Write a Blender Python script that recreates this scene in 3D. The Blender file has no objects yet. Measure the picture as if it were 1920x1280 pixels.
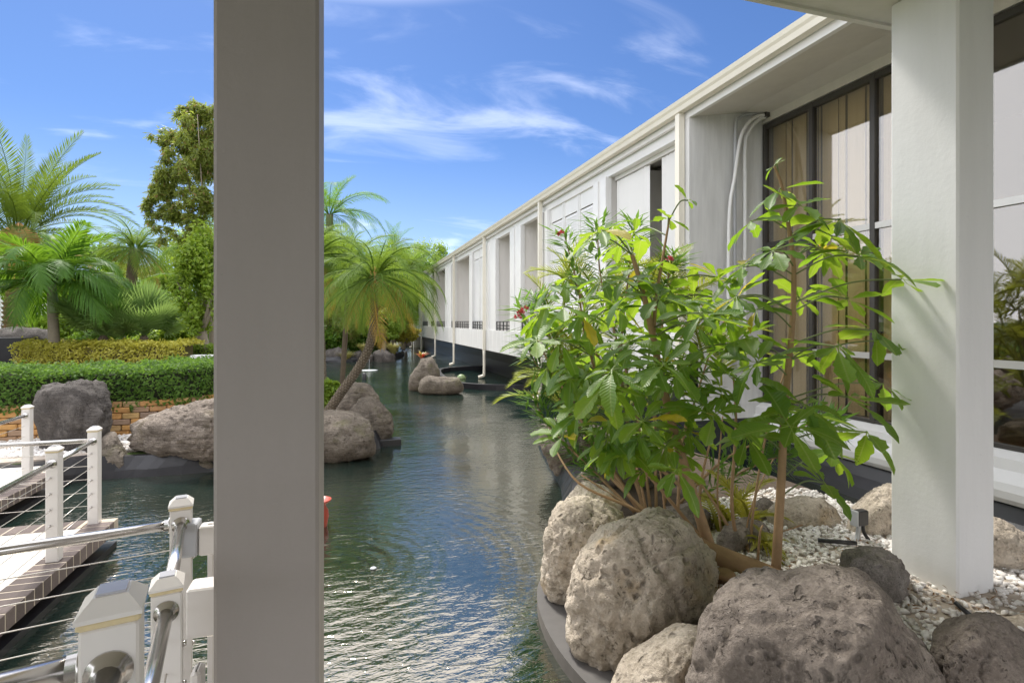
import bpy, bmesh, math, random
import numpy as np
from mathutils import Vector, Matrix, noise as mnoise

random.seed(7); rng = np.random.default_rng(7)
S = bpy.context.scene
COL = S.collection
PI = math.pi

# ------------------------------------------------------------------ camera
F_PX, CXP, HYP, EYE = 1010.0, 960.0, 602.0, 2.0
YAW = math.radians(16.8); SN, CS = math.sin(YAW), math.cos(YAW)
cd = bpy.data.cameras.new('camera'); cam = bpy.data.objects.new('camera', cd); COL.objects.link(cam)
cam.location = (0, 0, EYE); cam.rotation_euler = (PI/2, 0, -YAW)
cd.sensor_width = 36; cd.lens = F_PX/1920*36; cd.shift_y = -(640-HYP)/1920
cd.clip_start = 0.02; cd.clip_end = 3000
S.camera = cam

# ------------------------------------------------------------------ sky + sun
SUN_EL, SUN_AZ = math.radians(56), math.radians(-15)      # azimuth from +Y towards +X
w = bpy.data.worlds.new("World"); S.world = w; w.use_nodes = True
nt = w.node_tree; N = nt.nodes; L = nt.links
for n in list(N): N.remove(n)
def nd(t, **k):
    n = N.new(t)
    for a, b in k.items(): setattr(n, a, b)
    return n
out = nd('ShaderNodeOutputWorld'); bg = nd('ShaderNodeBackground'); bg.inputs[1].default_value = 0.15
sky = nd('ShaderNodeTexSky', sky_type='NISHITA', sun_disc=False, sun_elevation=SUN_EL, sun_rotation=SUN_AZ)
sky.altitude = 0; sky.air_density = 1.0; sky.dust_density = 0.35; sky.ozone_density = 3.0
hs = nd('ShaderNodeHueSaturation'); hs.inputs['Saturation'].default_value = 1.08; hs.inputs['Value'].default_value = 1.0
L.new(sky.outputs[0], hs.inputs['Color'])
tint = nd('ShaderNodeMix', data_type='RGBA', blend_type='MULTIPLY'); tint.inputs[0].default_value = 1.0; tint.inputs[7].default_value = (0.315, 0.365, 0.465, 1); L.new(hs.outputs[0], tint.inputs[6])
tc = nd('ShaderNodeTexCoord'); sep = nd('ShaderNodeSeparateXYZ'); L.new(tc.outputs['Generated'], sep.inputs[0])
def mth(op, a, b=None, clamp=False):
    m = nd('ShaderNodeMath', operation=op); m.use_clamp = clamp
    for i, v in enumerate((a, b)):
        if v is None: continue
        if isinstance(v, (int, float)): m.inputs[i].default_value = v
        else: L.new(v, m.inputs[i])
    return m.outputs[0]
zz = mth('ADD', mth('MAXIMUM', sep.outputs[2], 0.0), 0.16)
cu, cv = mth('DIVIDE', sep.outputs[0], zz), mth('DIVIDE', sep.outputs[1], zz)
cmb = nd('ShaderNodeCombineXYZ'); L.new(cu, cmb.inputs[0]); L.new(cv, cmb.inputs[1])
mp = nd('ShaderNodeMapping'); mp.inputs['Rotation'].default_value = (0, 0, math.radians(24)); mp.inputs['Scale'].default_value = (0.8, 1.7, 1)
mp.inputs['Location'].default_value = (5.15, 2.7, 0)
L.new(cmb.outputs[0], mp.inputs[0])
nz = nd('ShaderNodeTexNoise'); nz.inputs['Scale'].default_value = 1.7; nz.inputs['Detail'].default_value = 7; nz.inputs['Roughness'].default_value = 0.56; nz.inputs['Distortion'].default_value = 0.75
L.new(mp.outputs[0], nz.inputs['Vector'])
nb = nd('ShaderNodeTexNoise'); nb.inputs['Scale'].default_value = 0.8; nb.inputs['Detail'].default_value = 2
L.new(mp.outputs[0], nb.inputs['Vector'])
dens = mth('ADD', mth('MULTIPLY', nz.outputs[0], 0.65), mth('MULTIPLY', nb.outputs[0], 0.35))
mr = nd('ShaderNodeMapRange', interpolation_type='SMOOTHSTEP'); mr.inputs[1].default_value = 0.52; mr.inputs[2].default_value = 0.70
L.new(dens, mr.inputs[0])
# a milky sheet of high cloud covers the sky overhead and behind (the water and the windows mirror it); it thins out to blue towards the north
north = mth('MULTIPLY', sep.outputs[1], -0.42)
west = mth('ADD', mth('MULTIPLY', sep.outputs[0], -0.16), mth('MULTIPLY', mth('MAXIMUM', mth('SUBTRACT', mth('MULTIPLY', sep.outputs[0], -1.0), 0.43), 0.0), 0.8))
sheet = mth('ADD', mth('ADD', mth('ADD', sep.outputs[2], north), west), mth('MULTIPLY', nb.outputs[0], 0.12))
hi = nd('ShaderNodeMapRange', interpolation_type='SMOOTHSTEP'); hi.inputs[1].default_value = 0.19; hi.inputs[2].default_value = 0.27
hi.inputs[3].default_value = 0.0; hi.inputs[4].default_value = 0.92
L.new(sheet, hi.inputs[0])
low = nd('ShaderNodeMapRange', interpolation_type='SMOOTHSTEP'); low.inputs[1].default_value = 0.32; low.inputs[2].default_value = 0.0; low.inputs[3].default_value = 0.0; low.inputs[4].default_value = 0.10; L.new(sep.outputs[2], low.inputs[0])
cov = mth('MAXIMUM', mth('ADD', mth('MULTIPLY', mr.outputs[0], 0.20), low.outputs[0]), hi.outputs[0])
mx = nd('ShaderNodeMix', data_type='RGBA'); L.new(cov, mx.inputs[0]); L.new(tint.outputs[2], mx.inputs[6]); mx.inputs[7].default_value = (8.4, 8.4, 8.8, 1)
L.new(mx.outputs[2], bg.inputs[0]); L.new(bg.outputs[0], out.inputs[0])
sd = bpy.data.lights.new('sun', 'SUN'); sd.energy = 2.4; sd.angle = math.radians(9.0); sd.color = (1, 0.95, 0.87)
so = bpy.data.objects.new('sun', sd); COL.objects.link(so)
sdir = Vector((math.sin(SUN_AZ)*math.cos(SUN_EL), math.cos(SUN_AZ)*math.cos(SUN_EL), math.sin(SUN_EL)))
so.rotation_euler = (-sdir).to_track_quat('-Z', 'Y').to_euler(); so.location = (0, 0, 30)
S.view_settings.view_transform = 'Standard'; S.view_settings.look = 'None'
S.view_settings.exposure = 0.98; S.view_settings.gamma = 1; S.view_settings.use_curve_mapping = False
S.cycles.max_bounces = 10; S.cycles.transparent_max_bounces = 12; S.cycles.diffuse_bounces = 5
S.cycles.sample_clamp_indirect = 6

# ------------------------------------------------------------------ pixel of the photograph -> world
def ray(px, py):
    r = (px-CXP)/F_PX; return Vector((SN+CS*r, CS-SN*r, (HYP-py)/F_PX))
def at_d(px, py, d): return Vector((0, 0, EYE)) + ray(px, py)*d
def at_z(px, py, z): a = ray(px, py); return at_d(px, py, (z-EYE)/a.z)
def at_x(px, py, x): a = ray(px, py); return at_d(px, py, x/a.x)
def at_y(px, py, y): a = ray(px, py); return at_d(px, py, y/a.y)
RGT, FWD, UP = Vector((CS, -SN, 0)), Vector((SN, CS, 0)), Vector((0, 0, 1))

# ------------------------------------------------------------------ materials
MATS = {}
class NT:
    def __init__(s, name):
        s.m = bpy.data.materials.new(name); s.m.use_nodes = True; s.t = s.m.node_tree; s.n = s.t.nodes; s.l = s.t.links
        for x in list(s.n): s.n.remove(x)
        s.out = s.n.new('ShaderNodeOutputMaterial')
    def nd(s, t, ins=None, **k):
        x = s.n.new(t)
        for a, b in k.items(): setattr(x, a, b)
        for a, b in (ins or {}).items():
            if hasattr(b, 'links') or isinstance(b, bpy.types.NodeSocket): s.l.new(b, x.inputs[a])
            else: x.inputs[a].default_value = b
        return x
    def noise(s, vec, scale, detail=4, rough=0.55, dist=0.0):
        return s.nd('ShaderNodeTexNoise', {'Vector': vec, 'Scale': scale, 'Detail': detail, 'Roughness': rough, 'Distortion': dist}).outputs[0]
    def ramp(s, fac, stops):
        r = s.nd('ShaderNodeValToRGB', {'Fac': fac}); e = r.color_ramp.elements
        while len(e) < len(stops): e.new(0.5)
        for i, (p, c) in enumerate(stops):
            e[i].position = p; e[i].color = (*c, 1) if len(c) == 3 else c
        return r.outputs[0]
    def mix(s, fac, a, b, bt='MIX'):
        x = s.nd('ShaderNodeMix', data_type='RGBA', blend_type=bt)
        for i, v in ((0, fac), (6, a), (7, b)):
            if isinstance(v, bpy.types.NodeSocket): s.l.new(v, x.inputs[i])
            else: x.inputs[i].default_value = v if i == 0 else ((*v, 1) if len(v) == 3 else v)
        return x.outputs[2]
    def math(s, op, a, b=0.0, c=None):
        x = s.nd('ShaderNodeMath', operation=op)
        for i, v in enumerate((a, b) if c is None else (a, b, c)):
            if isinstance(v, bpy.types.NodeSocket): s.l.new(v, x.inputs[i])
            else: x.inputs[i].default_value = v
        return x.outputs[0]
    def bump(s, h, strength, dist, normal=None):
        ins = {'Height': h, 'Strength': strength, 'Distance': dist}
        if normal is not None: ins['Normal'] = normal
        return s.nd('ShaderNodeBump', ins).outputs[0]
    def surf(s, sh): s.l.new(sh, s.out.inputs[0]); return s.m
    def pbsdf(s, color, rough, normal=None, metal=0.0, spec=0.5, ior=1.5):
        p = s.nd('ShaderNodeBsdfPrincipled')
        for k, v in (('Base Color', color), ('Roughness', rough), ('Metallic', metal), ('Specular IOR Level', spec), ('IOR', ior)):
            if isinstance(v, bpy.types.NodeSocket): s.l.new(v, p.inputs[k])
            else: p.inputs[k].default_value = (*v, 1) if (k == 'Base Color' and len(v) == 3) else v
        if normal is not None: s.l.new(normal, p.inputs['Normal'])
        return p.outputs[0]
    def obj(s): return s.nd('ShaderNodeTexCoord').outputs['Object']
    def pos(s): return s.nd('ShaderNodeNewGeometry').outputs['Position']
    def island(s): return s.nd('ShaderNodeNewGeometry').outputs['Random Per Island']
    def objrand(s): return s.nd('ShaderNodeObjectInfo').outputs['Random']

def m_plaster(name, col, stain=0.12, bumpd=0.004, sc=1.0, streak=True):
    t = NT(name); p = t.pos()
    st = t.nd('ShaderNodeMapping', {'Vector': p, 'Scale': (3.0*sc, 3.0*sc, 0.35*sc)}).outputs[0]
    a = t.noise(st, 2.2, 6, 0.6); b = t.noise(p, 38, 5, 0.6); c = t.noise(p, 5.5, 4)
    k = t.ramp(a, [(0.35, tuple(v*(1-stain) for v in col)), (0.62, col)])
    k = t.mix(t.math('MULTIPLY', t.math('GREATER_THAN', t.noise(p, 60, 2), 0.72), 0.18), k, tuple(v*0.6 for v in col))
    n = t.bump(t.math('ADD', b, t.math('MULTIPLY', c, 2.0)), 0.35, bumpd)
    return t.surf(t.pbsdf(k, 0.62, n, spec=0.3))
def m_plain(name, col, rough=0.5, var=0.1, scale=8, metal=0.0, bump=0.0, bscale=60, spec=0.5):
    t = NT(name); p = t.pos()
    k = t.mix(t.noise(p, scale, 5, 0.6), tuple(v*(1-var) for v in col), tuple(min(1, v*(1+var)) for v in col))
    n = t.bump(t.noise(p, bscale, 4), 0.4, bump) if bump else None
    return t.surf(t.pbsdf(k, rough, n, metal=metal, spec=spec))
def m_leaf(name, c0, c1, trans, tf=0.4, rough=0.42, per='island', patch=1.2, spec=0.4, dry=None):
    t = NT(name); r = t.island() if per == 'island' else t.objrand()
    k = t.mix(r, c0, c1)
    k = t.mix(t.math('MULTIPLY', t.noise(t.pos(), patch, 3), 0.6), k, tuple(v*0.55 for v in c0))
    tr = t.mix(r, trans, tuple(v*0.72 for v in trans))
    if dry is not None:
        f = t.math('GREATER_THAN', r, 1-dry[1]); k = t.mix(f, k, dry[0]); tr = t.mix(f, tr, dry[0])
    a = t.pbsdf(k, rough, spec=spec); b = t.nd('ShaderNodeBsdfTranslucent', {'Color': tr}).outputs[0]
    return t.surf(t.nd('ShaderNodeMixShader', {0: tf, 1: a, 2: b}).outputs[0])
def m_rock(name, cols, pit=1.0, strata=0.0, scale=1.0, bump=0.03, moss=None):
    t = NT(name); p = t.obj()
    a = t.noise(p, 2.2*scale, 9, 0.66, 0.5); b = t.noise(p, 16*scale, 8, 0.72); c = t.noise(p, 60*scale, 4, 0.6)
    k = t.ramp(a, [(0.28, cols[0]), (0.5, cols[1]), (0.72, cols[2])])
    k = t.mix(t.math('MULTIPLY', t.ramp(b, [(0.34, (1, 1, 1)), (0.50, (0, 0, 0))]), 0.6), k, tuple(v*0.55 for v in cols[0]))
    k = t.mix(t.math('MULTIPLY', t.ramp(c, [(0.5, (0, 0, 0)), (0.75, (1, 1, 1))]), 0.4), k, tuple(min(1, v*1.35) for v in cols[2]))
    if moss is not None:
        k = t.mix(t.math('MULTIPLY', t.ramp(t.noise(p, 3.1, 5), [(0.55, (0, 0, 0)), (0.68, (1, 1, 1))]), 0.5), k, moss)
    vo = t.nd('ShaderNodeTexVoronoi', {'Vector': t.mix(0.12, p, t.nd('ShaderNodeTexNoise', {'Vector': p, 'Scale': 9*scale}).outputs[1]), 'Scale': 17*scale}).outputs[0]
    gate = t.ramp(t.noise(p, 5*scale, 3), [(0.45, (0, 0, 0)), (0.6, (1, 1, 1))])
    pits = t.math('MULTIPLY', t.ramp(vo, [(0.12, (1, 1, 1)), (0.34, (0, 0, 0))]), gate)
    h = t.math('ADD', t.math('MULTIPLY', a, 0.8), t.math('MULTIPLY', b, 0.62))
    h = t.math('ADD', h, t.math('MULTIPLY', c, 0.16))
    h = t.math('SUBTRACT', h, t.math('MULTIPLY', pits, 0.5*pit))
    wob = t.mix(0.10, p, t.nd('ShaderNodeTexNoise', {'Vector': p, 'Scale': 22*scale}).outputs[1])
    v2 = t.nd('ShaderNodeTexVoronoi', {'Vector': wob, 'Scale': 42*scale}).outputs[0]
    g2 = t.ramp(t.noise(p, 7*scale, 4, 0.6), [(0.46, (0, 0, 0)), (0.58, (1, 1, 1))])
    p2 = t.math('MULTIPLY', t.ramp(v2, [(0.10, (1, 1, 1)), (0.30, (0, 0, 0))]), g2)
    h = t.math('SUBTRACT', h, t.math('MULTIPLY', p2, 0.30*pit))
    k = t.mix(t.math('MULTIPLY', t.math('MAXIMUM', p2, pits), min(0.6, 0.5*pit)), k, tuple(v*0.38 for v in cols[0]))      # holes coloured darker than the stone around them
    if strata:
        sv = t.nd('ShaderNodeMapping', {'Vector': p, 'Scale': (1.2, 1.2, 9), 'Rotation': (0.15, 0.28, 0)}).outputs[0]
        sn = t.noise(sv, 2.4*scale, 8, 0.65, 1.2)
        h = t.math('ADD', h, t.math('MULTIPLY', sn, 1.2*strata))
        k = t.mix(t.math('MULTIPLY', t.ramp(sn, [(0.4, (1, 1, 1)), (0.52, (0, 0, 0))]), 0.45*strata), k, tuple(v*0.45 for v in cols[0]))
    n = t.bump(h, 0.9, bump)
    return t.surf(t.pbsdf(k, 0.85, n, spec=0.25))

M = MATS
M['white_wall'] = m_plaster('white_wall_paint', (0.68, 0.68, 0.67), 0.17, 0.004, 1.2)
M['grey_wall'] = m_plaster('recess_wall_paint', (0.72, 0.70, 0.67), 0.06)
M['soffit'] = m_plaster('soffit_paint', (0.62, 0.60, 0.55), 0.05)
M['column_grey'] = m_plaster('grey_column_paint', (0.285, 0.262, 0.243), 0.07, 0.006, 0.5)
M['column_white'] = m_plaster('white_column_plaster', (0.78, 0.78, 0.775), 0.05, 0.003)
M['trim'] = m_plain('white_trim_paint', (0.72, 0.72, 0.71), 0.45, 0.07, 2.2)
M['gutter'] = m_plain('cream_gutter_paint', (0.70, 0.665, 0.57), 0.4, 0.08, 3)
M['vinyl'] = m_plain('white_vinyl', (0.72, 0.69, 0.655), 0.35, 0.04, 6)
M['lens'] = m_plain('yellowed_lens', (0.66, 0.55, 0.33), 0.3, 0.25, 20)
M['solar'] = m_plain('solar_cell', (0.45, 0.45, 0.48), 0.2, 0.1, 20)
M['steel'] = m_plain('brushed_steel', (0.62, 0.60, 0.58), 0.22, 0.06, 4, metal=1.0)
M['cable'] = m_plain('cable_steel', (0.70, 0.66, 0.60), 0.35, 0.1, 30, metal=0.7)
M['black_metal'] = m_plain('black_railing_paint', (0.025, 0.025, 0.028), 0.5)
M['bronze'] = m_plain('dark_window_frame', (0.05, 0.046, 0.042), 0.45, 0.15)
M['alu'] = m_plain('aluminium_transom', (0.58, 0.57, 0.55), 0.4, 0.05, metal=0.5)
M['liner'] = m_plain('black_pond_liner', (0.016, 0.016, 0.020), 0.32, 0.35, 3, bump=0.006, bscale=7)
M['skirt'] = m_plain('weathered_liner', (0.10, 0.094, 0.09), 0.7, 0.3, 5, bump=0.006, bscale=9)
M['dark'] = m_plain('dark_interior', (0.035, 0.03, 0.026), 0.8)
M['carpet'] = m_plain('brown_interior', (0.13, 0.085, 0.05), 0.9, 0.2)
M['blind'] = m_plain('white_blind_slat', (0.70, 0.70, 0.69), 0.5, 0.03)
M['concrete'] = m_plain('pale_concrete_deck', (0.50, 0.475, 0.445), 0.8, 0.06, 4, bump=0.002)
M['mortar'] = m_plain('cream_mortar', (0.46, 0.40, 0.32), 0.9, 0.15)
M['soil'] = m_plain('dark_mulch', (0.07, 0.05, 0.035), 0.95, 0.4, 14, bump=0.03, bscale=25)
M['sand'] = m_plain('sandy_bed', (0.42, 0.36, 0.30), 0.95, 0.3, 12, bump=0.015, bscale=45)
M['pipe_black'] = m_plain('black_pipe', (0.02, 0.02, 0.022), 0.4)
M['pipe_grey'] = m_plain('grey_conduit', (0.42, 0.43, 0.45), 0.45)
M['pot'] = m_plain('red_glazed_clay', (0.40, 0.07, 0.045), 0.25, 0.3, 9)
M['foam'] = m_plain('white_foam', (0.42, 0.45, 0.46), 0.6)
M['flower'] = m_leaf('pink_petals', (0.62, 0.08, 0.10), (0.72, 0.22, 0.22), (0.7, 0.1, 0.12), 0.3)
M['floor'] = m_plain('porch_floor', (0.40, 0.38, 0.35), 0.8, 0.08)
M['boards'] = m_plain('white_boards', (0.8, 0.8, 0.8), 0.5)

t = NT('curtain_fabric'); p = t.pos()
st = t.nd('ShaderNodeMapping', {'Vector': p, 'Scale': (1, 14, 0.15)}).outputs[0]
k = t.mix(t.noise(st, 2.5, 4), (0.46, 0.405, 0.275), (0.66, 0.595, 0.425))
M['curtain'] = t.surf(t.pbsdf(k, 0.85, spec=0.1))

t = NT('window_glass')
gg = t.nd('ShaderNodeNewGeometry')
dt = t.nd('ShaderNodeVectorMath', {0: gg.outputs['Incoming'], 1: gg.outputs['Normal']}, operation='DOT_PRODUCT').outputs['Value']
fr = t.math('ADD', t.math('MULTIPLY', t.math('POWER', t.math('SUBTRACT', 1.0, t.math('ABSOLUTE', dt)), 4.0), 0.84), 0.16)
wv = t.bump(t.noise(t.pos(), 0.7, 2), 0.05, 0.02)
gl = t.nd('ShaderNodeBsdfGlossy', {'Color': (0.95, 0.95, 0.95, 1), 'Roughness': 0.0, 'Normal': wv}).outputs[0]
tr = t.nd('ShaderNodeBsdfTransparent', {'Color': (0.90, 0.86, 0.78, 1)}).outputs[0]
M['glass'] = t.surf(t.nd('ShaderNodeMixShader', {0: fr, 1: tr, 2: gl}).outputs[0])

t = NT('pond_water'); p = t.pos()
def rings(cx, cy, k, rad, amp):
    v = t.nd('ShaderNodeVectorMath', {0: p, 1: (cx, cy, 0)}, operation='DISTANCE').outputs['Value']
    wob = t.math('ADD', t.math('MULTIPLY', v, k), t.math('MULTIPLY', t.noise(p, 1.6, 2), 7.0))
    fall = t.nd('ShaderNodeMapRange', {0: v, 1: 0.0, 2: rad, 3: amp, 4: 0.0}).outputs[0]
    return t.math('MULTIPLY', t.math('SINE', wob), fall)
m1 = t.nd('ShaderNodeMapping', {'Vector': p, 'Scale': (1.0, 2.6, 1), 'Rotation': (0, 0, 0.25)}).outputs[0]
m2 = t.nd('ShaderNodeMapping', {'Vector': p, 'Scale': (1.0, 1.9, 1), 'Rotation': (0, 0, -0.5)}).outputs[0]
h = t.math('MULTIPLY', t.noise(m1, 6.5, 3, 0.55, 0.5), 0.75)
h = t.math('ADD', h, t.math('MULTIPLY', t.noise(m2, 15.0, 2, 0.6, 0.4), 0.30))
patch = t.ramp(t.noise(p, 0.45, 3, 0.6), [(0.36, (0.18, 0.18, 0.18)), (0.64, (1, 1, 1))])
h = t.math('MULTIPLY', h, patch)
h = t.math('ADD', h, t.math('MULTIPLY', t.noise(m1, 1.1, 2), 0.5))
h = t.math('ADD', h, rings(-0.15, 4.6, 44, 3.2, 0.075))
h = t.math('ADD', h, rings(0.74, 23.2, 16, 6.0, 0.10))
h = t.math('ADD', h, rings(2.4, 0.8, 38, 6.5, 0.060))
n = t.bump(h, 1.0, 0.014)
dep = t.mix(t.noise(p, 0.35, 2), (0.006, 0.014, 0.015), (0.010, 0.026, 0.020))
wsh = t.pbsdf(dep, 0.06, n, spec=1.0, ior=2.4); wsh.node.inputs['Specular Tint'].default_value = (1.0, 0.89, 0.73, 1)
M['water'] = t.surf(wsh)

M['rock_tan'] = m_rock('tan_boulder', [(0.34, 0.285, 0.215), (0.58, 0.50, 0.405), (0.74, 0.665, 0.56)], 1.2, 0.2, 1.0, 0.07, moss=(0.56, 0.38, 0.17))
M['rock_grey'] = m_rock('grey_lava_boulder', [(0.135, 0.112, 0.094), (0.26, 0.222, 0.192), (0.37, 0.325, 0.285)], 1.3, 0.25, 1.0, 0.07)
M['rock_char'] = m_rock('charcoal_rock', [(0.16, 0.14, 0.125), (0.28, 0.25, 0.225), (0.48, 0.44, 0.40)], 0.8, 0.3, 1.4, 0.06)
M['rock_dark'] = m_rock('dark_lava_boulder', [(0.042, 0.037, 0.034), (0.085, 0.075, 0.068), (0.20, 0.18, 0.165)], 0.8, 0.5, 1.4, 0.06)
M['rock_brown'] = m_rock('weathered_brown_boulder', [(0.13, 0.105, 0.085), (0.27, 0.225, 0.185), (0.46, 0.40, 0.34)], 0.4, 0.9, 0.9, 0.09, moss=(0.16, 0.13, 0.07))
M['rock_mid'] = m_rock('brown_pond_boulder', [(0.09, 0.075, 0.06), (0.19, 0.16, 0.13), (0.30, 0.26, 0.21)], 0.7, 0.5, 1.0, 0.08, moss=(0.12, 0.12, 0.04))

t = NT('white_gravel'); r = t.island()
k = t.ramp(r, [(0.0, (0.33, 0.29, 0.26)), (0.10, (0.56, 0.52, 0.48)), (0.35, (0.74, 0.71, 0.68)), (1.0, (0.85, 0.84, 0.82))])
M['pebble'] = t.surf(t.pbsdf(t.mix(t.math('MULTIPLY', t.noise(t.pos(), 50, 3), 0.35), k, (0.45, 0.40, 0.35)), 0.7, spec=0.3))

def m_brick(name, stops, sc):
    t = NT(name); p = t.pos()
    k = t.ramp(t.objrand(), stops)
    k = t.mix(t.math('MULTIPLY', t.noise(p, sc, 6, 0.7), 0.55), k, (0.10, 0.08, 0.06))
    n = t.bump(t.noise(p, sc*3, 5, 0.7), 0.6, 0.012)
    return t.surf(t.pbsdf(k, 0.88, n, spec=0.2))
M['block'] = m_brick('tan_garden_block', [(0.0, (0.62, 0.34, 0.11)), (0.4, (0.58, 0.30, 0.10)), (0.62, (0.46, 0.27, 0.14)), (0.85, (0.34, 0.25, 0.19)), (1, (0.62, 0.40, 0.15))], 9)
M['paver'] = m_brick('charcoal_brick', [(0.0, (0.12, 0.10, 0.10)), (0.5, (0.17, 0.14, 0.135)), (1, (0.23, 0.19, 0.18))], 22)

t = NT('umbrella_leaf_surface'); p = t.nd('ShaderNodeTexCoord').outputs['UV']
r = t.math('FRACT', t.math('ADD', t.island(), t.objrand()))
k = t.mix(r, (0.060, 0.145, 0.018), (0.125, 0.245, 0.032))
ax = t.nd('ShaderNodeSeparateXYZ', {0: p})
rib = t.ramp(t.math('ABSOLUTE', ax.outputs[1]), [(0.0, (1, 1, 1)), (0.022, (0, 0, 0))])
pr_ = t.nd('ShaderNodeCombineXYZ', {0: t.math('SUBTRACT', ax.outputs[0], t.math('MULTIPLY', t.math('ABSOLUTE', ax.outputs[1]), 0.8)), 2: t.math('MULTIPLY', r, 20.0)}).outputs[0]
vn = t.nd('ShaderNodeTexWave', {'Vector': pr_, 'Scale': 4.2, 'Distortion': 0.6}, wave_type='BANDS', bands_direction='X').outputs[1]
k = t.mix(t.math('MULTIPLY', rib, 0.6), k, (0.34, 0.44, 0.12))
k = t.mix(t.math('MULTIPLY', t.ramp(vn, [(0.86, (0, 0, 0)), (1.0, (1, 1, 1))]), 0.10), k, (0.22, 0.32, 0.07))
wp = t.pos(); k = t.mix(t.math('MULTIPLY', t.noise(wp, 7, 4), 0.45), k, (0.035, 0.085, 0.012))
yel = t.math('GREATER_THAN', r, 0.986); k = t.mix(yel, k, (0.42, 0.36, 0.03))
spot = t.ramp(t.noise(wp, 70, 3), [(0.66, (0, 0, 0)), (0.72, (1, 1, 1))]); k = t.mix(t.math('MULTIPLY', spot, 0.35), k, (0.16, 0.12, 0.04))
tr = t.mix(r, (0.27, 0.47, 0.02), (0.46, 0.64, 0.04)); tr = t.mix(yel, tr, (0.75, 0.6, 0.05))
tr = t.mix(t.math('MULTIPLY', rib, 0.5), tr, (0.55, 0.6, 0.14))
nn = t.bump(t.math('ADD', vn, t.noise(wp, 60, 3)), 0.3, 0.004)
a = t.pbsdf(k, 0.38, nn, spec=0.5); b = t.nd('ShaderNodeBsdfTranslucent', {'Color': tr, 'Normal': nn}).outputs[0]
M['umb_leaf'] = t.surf(t.nd('ShaderNodeMixShader', {0: 0.46, 1: a, 2: b}).outputs[0])
M['oleander'] = m_leaf('oleander_leaves', (0.05, 0.13, 0.025), (0.11, 0.22, 0.04), (0.24, 0.44, 0.05), 0.38)
M['areca'] = m_leaf('yellow_green_leaves', (0.22, 0.30, 0.03), (0.36, 0.40, 0.06), (0.5, 0.55, 0.06), 0.45)
M['fern'] = m_leaf('yellow_fern_leaves', (0.26, 0.28, 0.03), (0.42, 0.38, 0.05), (0.55, 0.5, 0.06), 0.45)
M['hedge'] = m_leaf('clipped_hedge_leaves', (0.045, 0.11, 0.018), (0.15, 0.26, 0.05), (0.24, 0.42, 0.05), 0.40, 0.6, spec=0.2)
M['gold'] = m_leaf('golden_hedge_leaves', (0.40, 0.40, 0.04), (0.68, 0.62, 0.12), (0.66, 0.60, 0.08), 0.4)
M['hedge_core'] = m_plain('dark_hedge_core', (0.025, 0.03, 0.014), 0.95, 0.4, 20)  # fill colour of the solid block added inside the green hedges
M['gold_core'] = m_plain('golden_hedge_core', (0.12, 0.10, 0.04), 0.95, 0.5, 24)
M['palm_date'] = m_leaf('date_palm_fronds', (0.06, 0.115, 0.02), (0.135, 0.19, 0.03), (0.28, 0.40, 0.04), 0.40, 0.6, patch=0.6, spec=0.12)
M['palm_king'] = m_leaf('king_palm_fronds', (0.05, 0.13, 0.02), (0.10, 0.22, 0.03), (0.26, 0.46, 0.03), 0.42, 0.5, patch=0.6, spec=0.2)
M['palm_pygmy'] = m_leaf('pygmy_palm_fronds', (0.08, 0.16, 0.025), (0.16, 0.25, 0.04), (0.32, 0.46, 0.05), 0.42, 0.6, patch=0.8, spec=0.15)
M['palm_dry'] = m_leaf('dry_palm_fronds', (0.42, 0.25, 0.04), (0.55, 0.36, 0.07), (0.6, 0.4, 0.06), 0.35)
M['fan'] = m_leaf('fan_palm_leaves', (0.16, 0.28, 0.08), (0.27, 0.40, 0.13), (0.42, 0.60, 0.15), 0.42, patch=0.8)
M['tree'] = m_leaf('broadleaf_crown', (0.06, 0.14, 0.02), (0.16, 0.28, 0.035), (0.32, 0.52, 0.05), 0.42, patch=0.5)
M['tree2'] = m_leaf('bright_shrub_leaves', (0.16, 0.28, 0.03), (0.30, 0.40, 0.05), (0.44, 0.6, 0.06), 0.45, patch=0.8)
M['bamboo'] = m_leaf('bamboo_crown', (0.12, 0.17, 0.03), (0.27, 0.30, 0.06), (0.44, 0.52, 0.08), 0.46, patch=0.7, dry=((0.30, 0.20, 0.08), 0.06))
M['bromeliad'] = m_leaf('bromeliad_leaves', (0.35, 0.26, 0.03), (0.30, 0.32, 0.05), (0.5, 0.3, 0.04), 0.35, dry=((0.45, 0.06, 0.03), 0.3))
M['grass'] = m_leaf('tuft_grass', (0.24, 0.24, 0.07), (0.42, 0.36, 0.13), (0.45, 0.42, 0.12), 0.35)
M['bark_tan'] = m_plain('tan_bark', (0.30, 0.19, 0.10), 0.8, 0.3, 14, bump=0.006, bscale=40)
M['bark_grey'] = m_plain('grey_palm_bark', (0.26, 0.22, 0.17), 0.9, 0.3, 10, bump=0.01, bscale=30)
M['bark_dark'] = m_plain('dark_palm_bark', (0.10, 0.075, 0.05), 0.95, 0.4, 12, bump=0.02, bscale=26)
M['boot'] = m_plain('palm_boots', (0.22, 0.135, 0.07), 0.95, 0.45, 9, bump=0.02, bscale=26)
M['palm_scale'] = m_plain('palm_trunk_scales', (0.17, 0.14, 0.105), 0.95, 0.4, 12)
M['fibre'] = m_plain('orange_palm_fibre', (0.36, 0.19, 0.06), 0.95, 0.4, 9)
M['shaft'] = m_plain('green_crownshaft', (0.20, 0.27, 0.12), 0.45, 0.15, 4)
M['stem_green'] = m_plain('green_stem', (0.15, 0.19, 0.07), 0.6, 0.3, 12)

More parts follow.
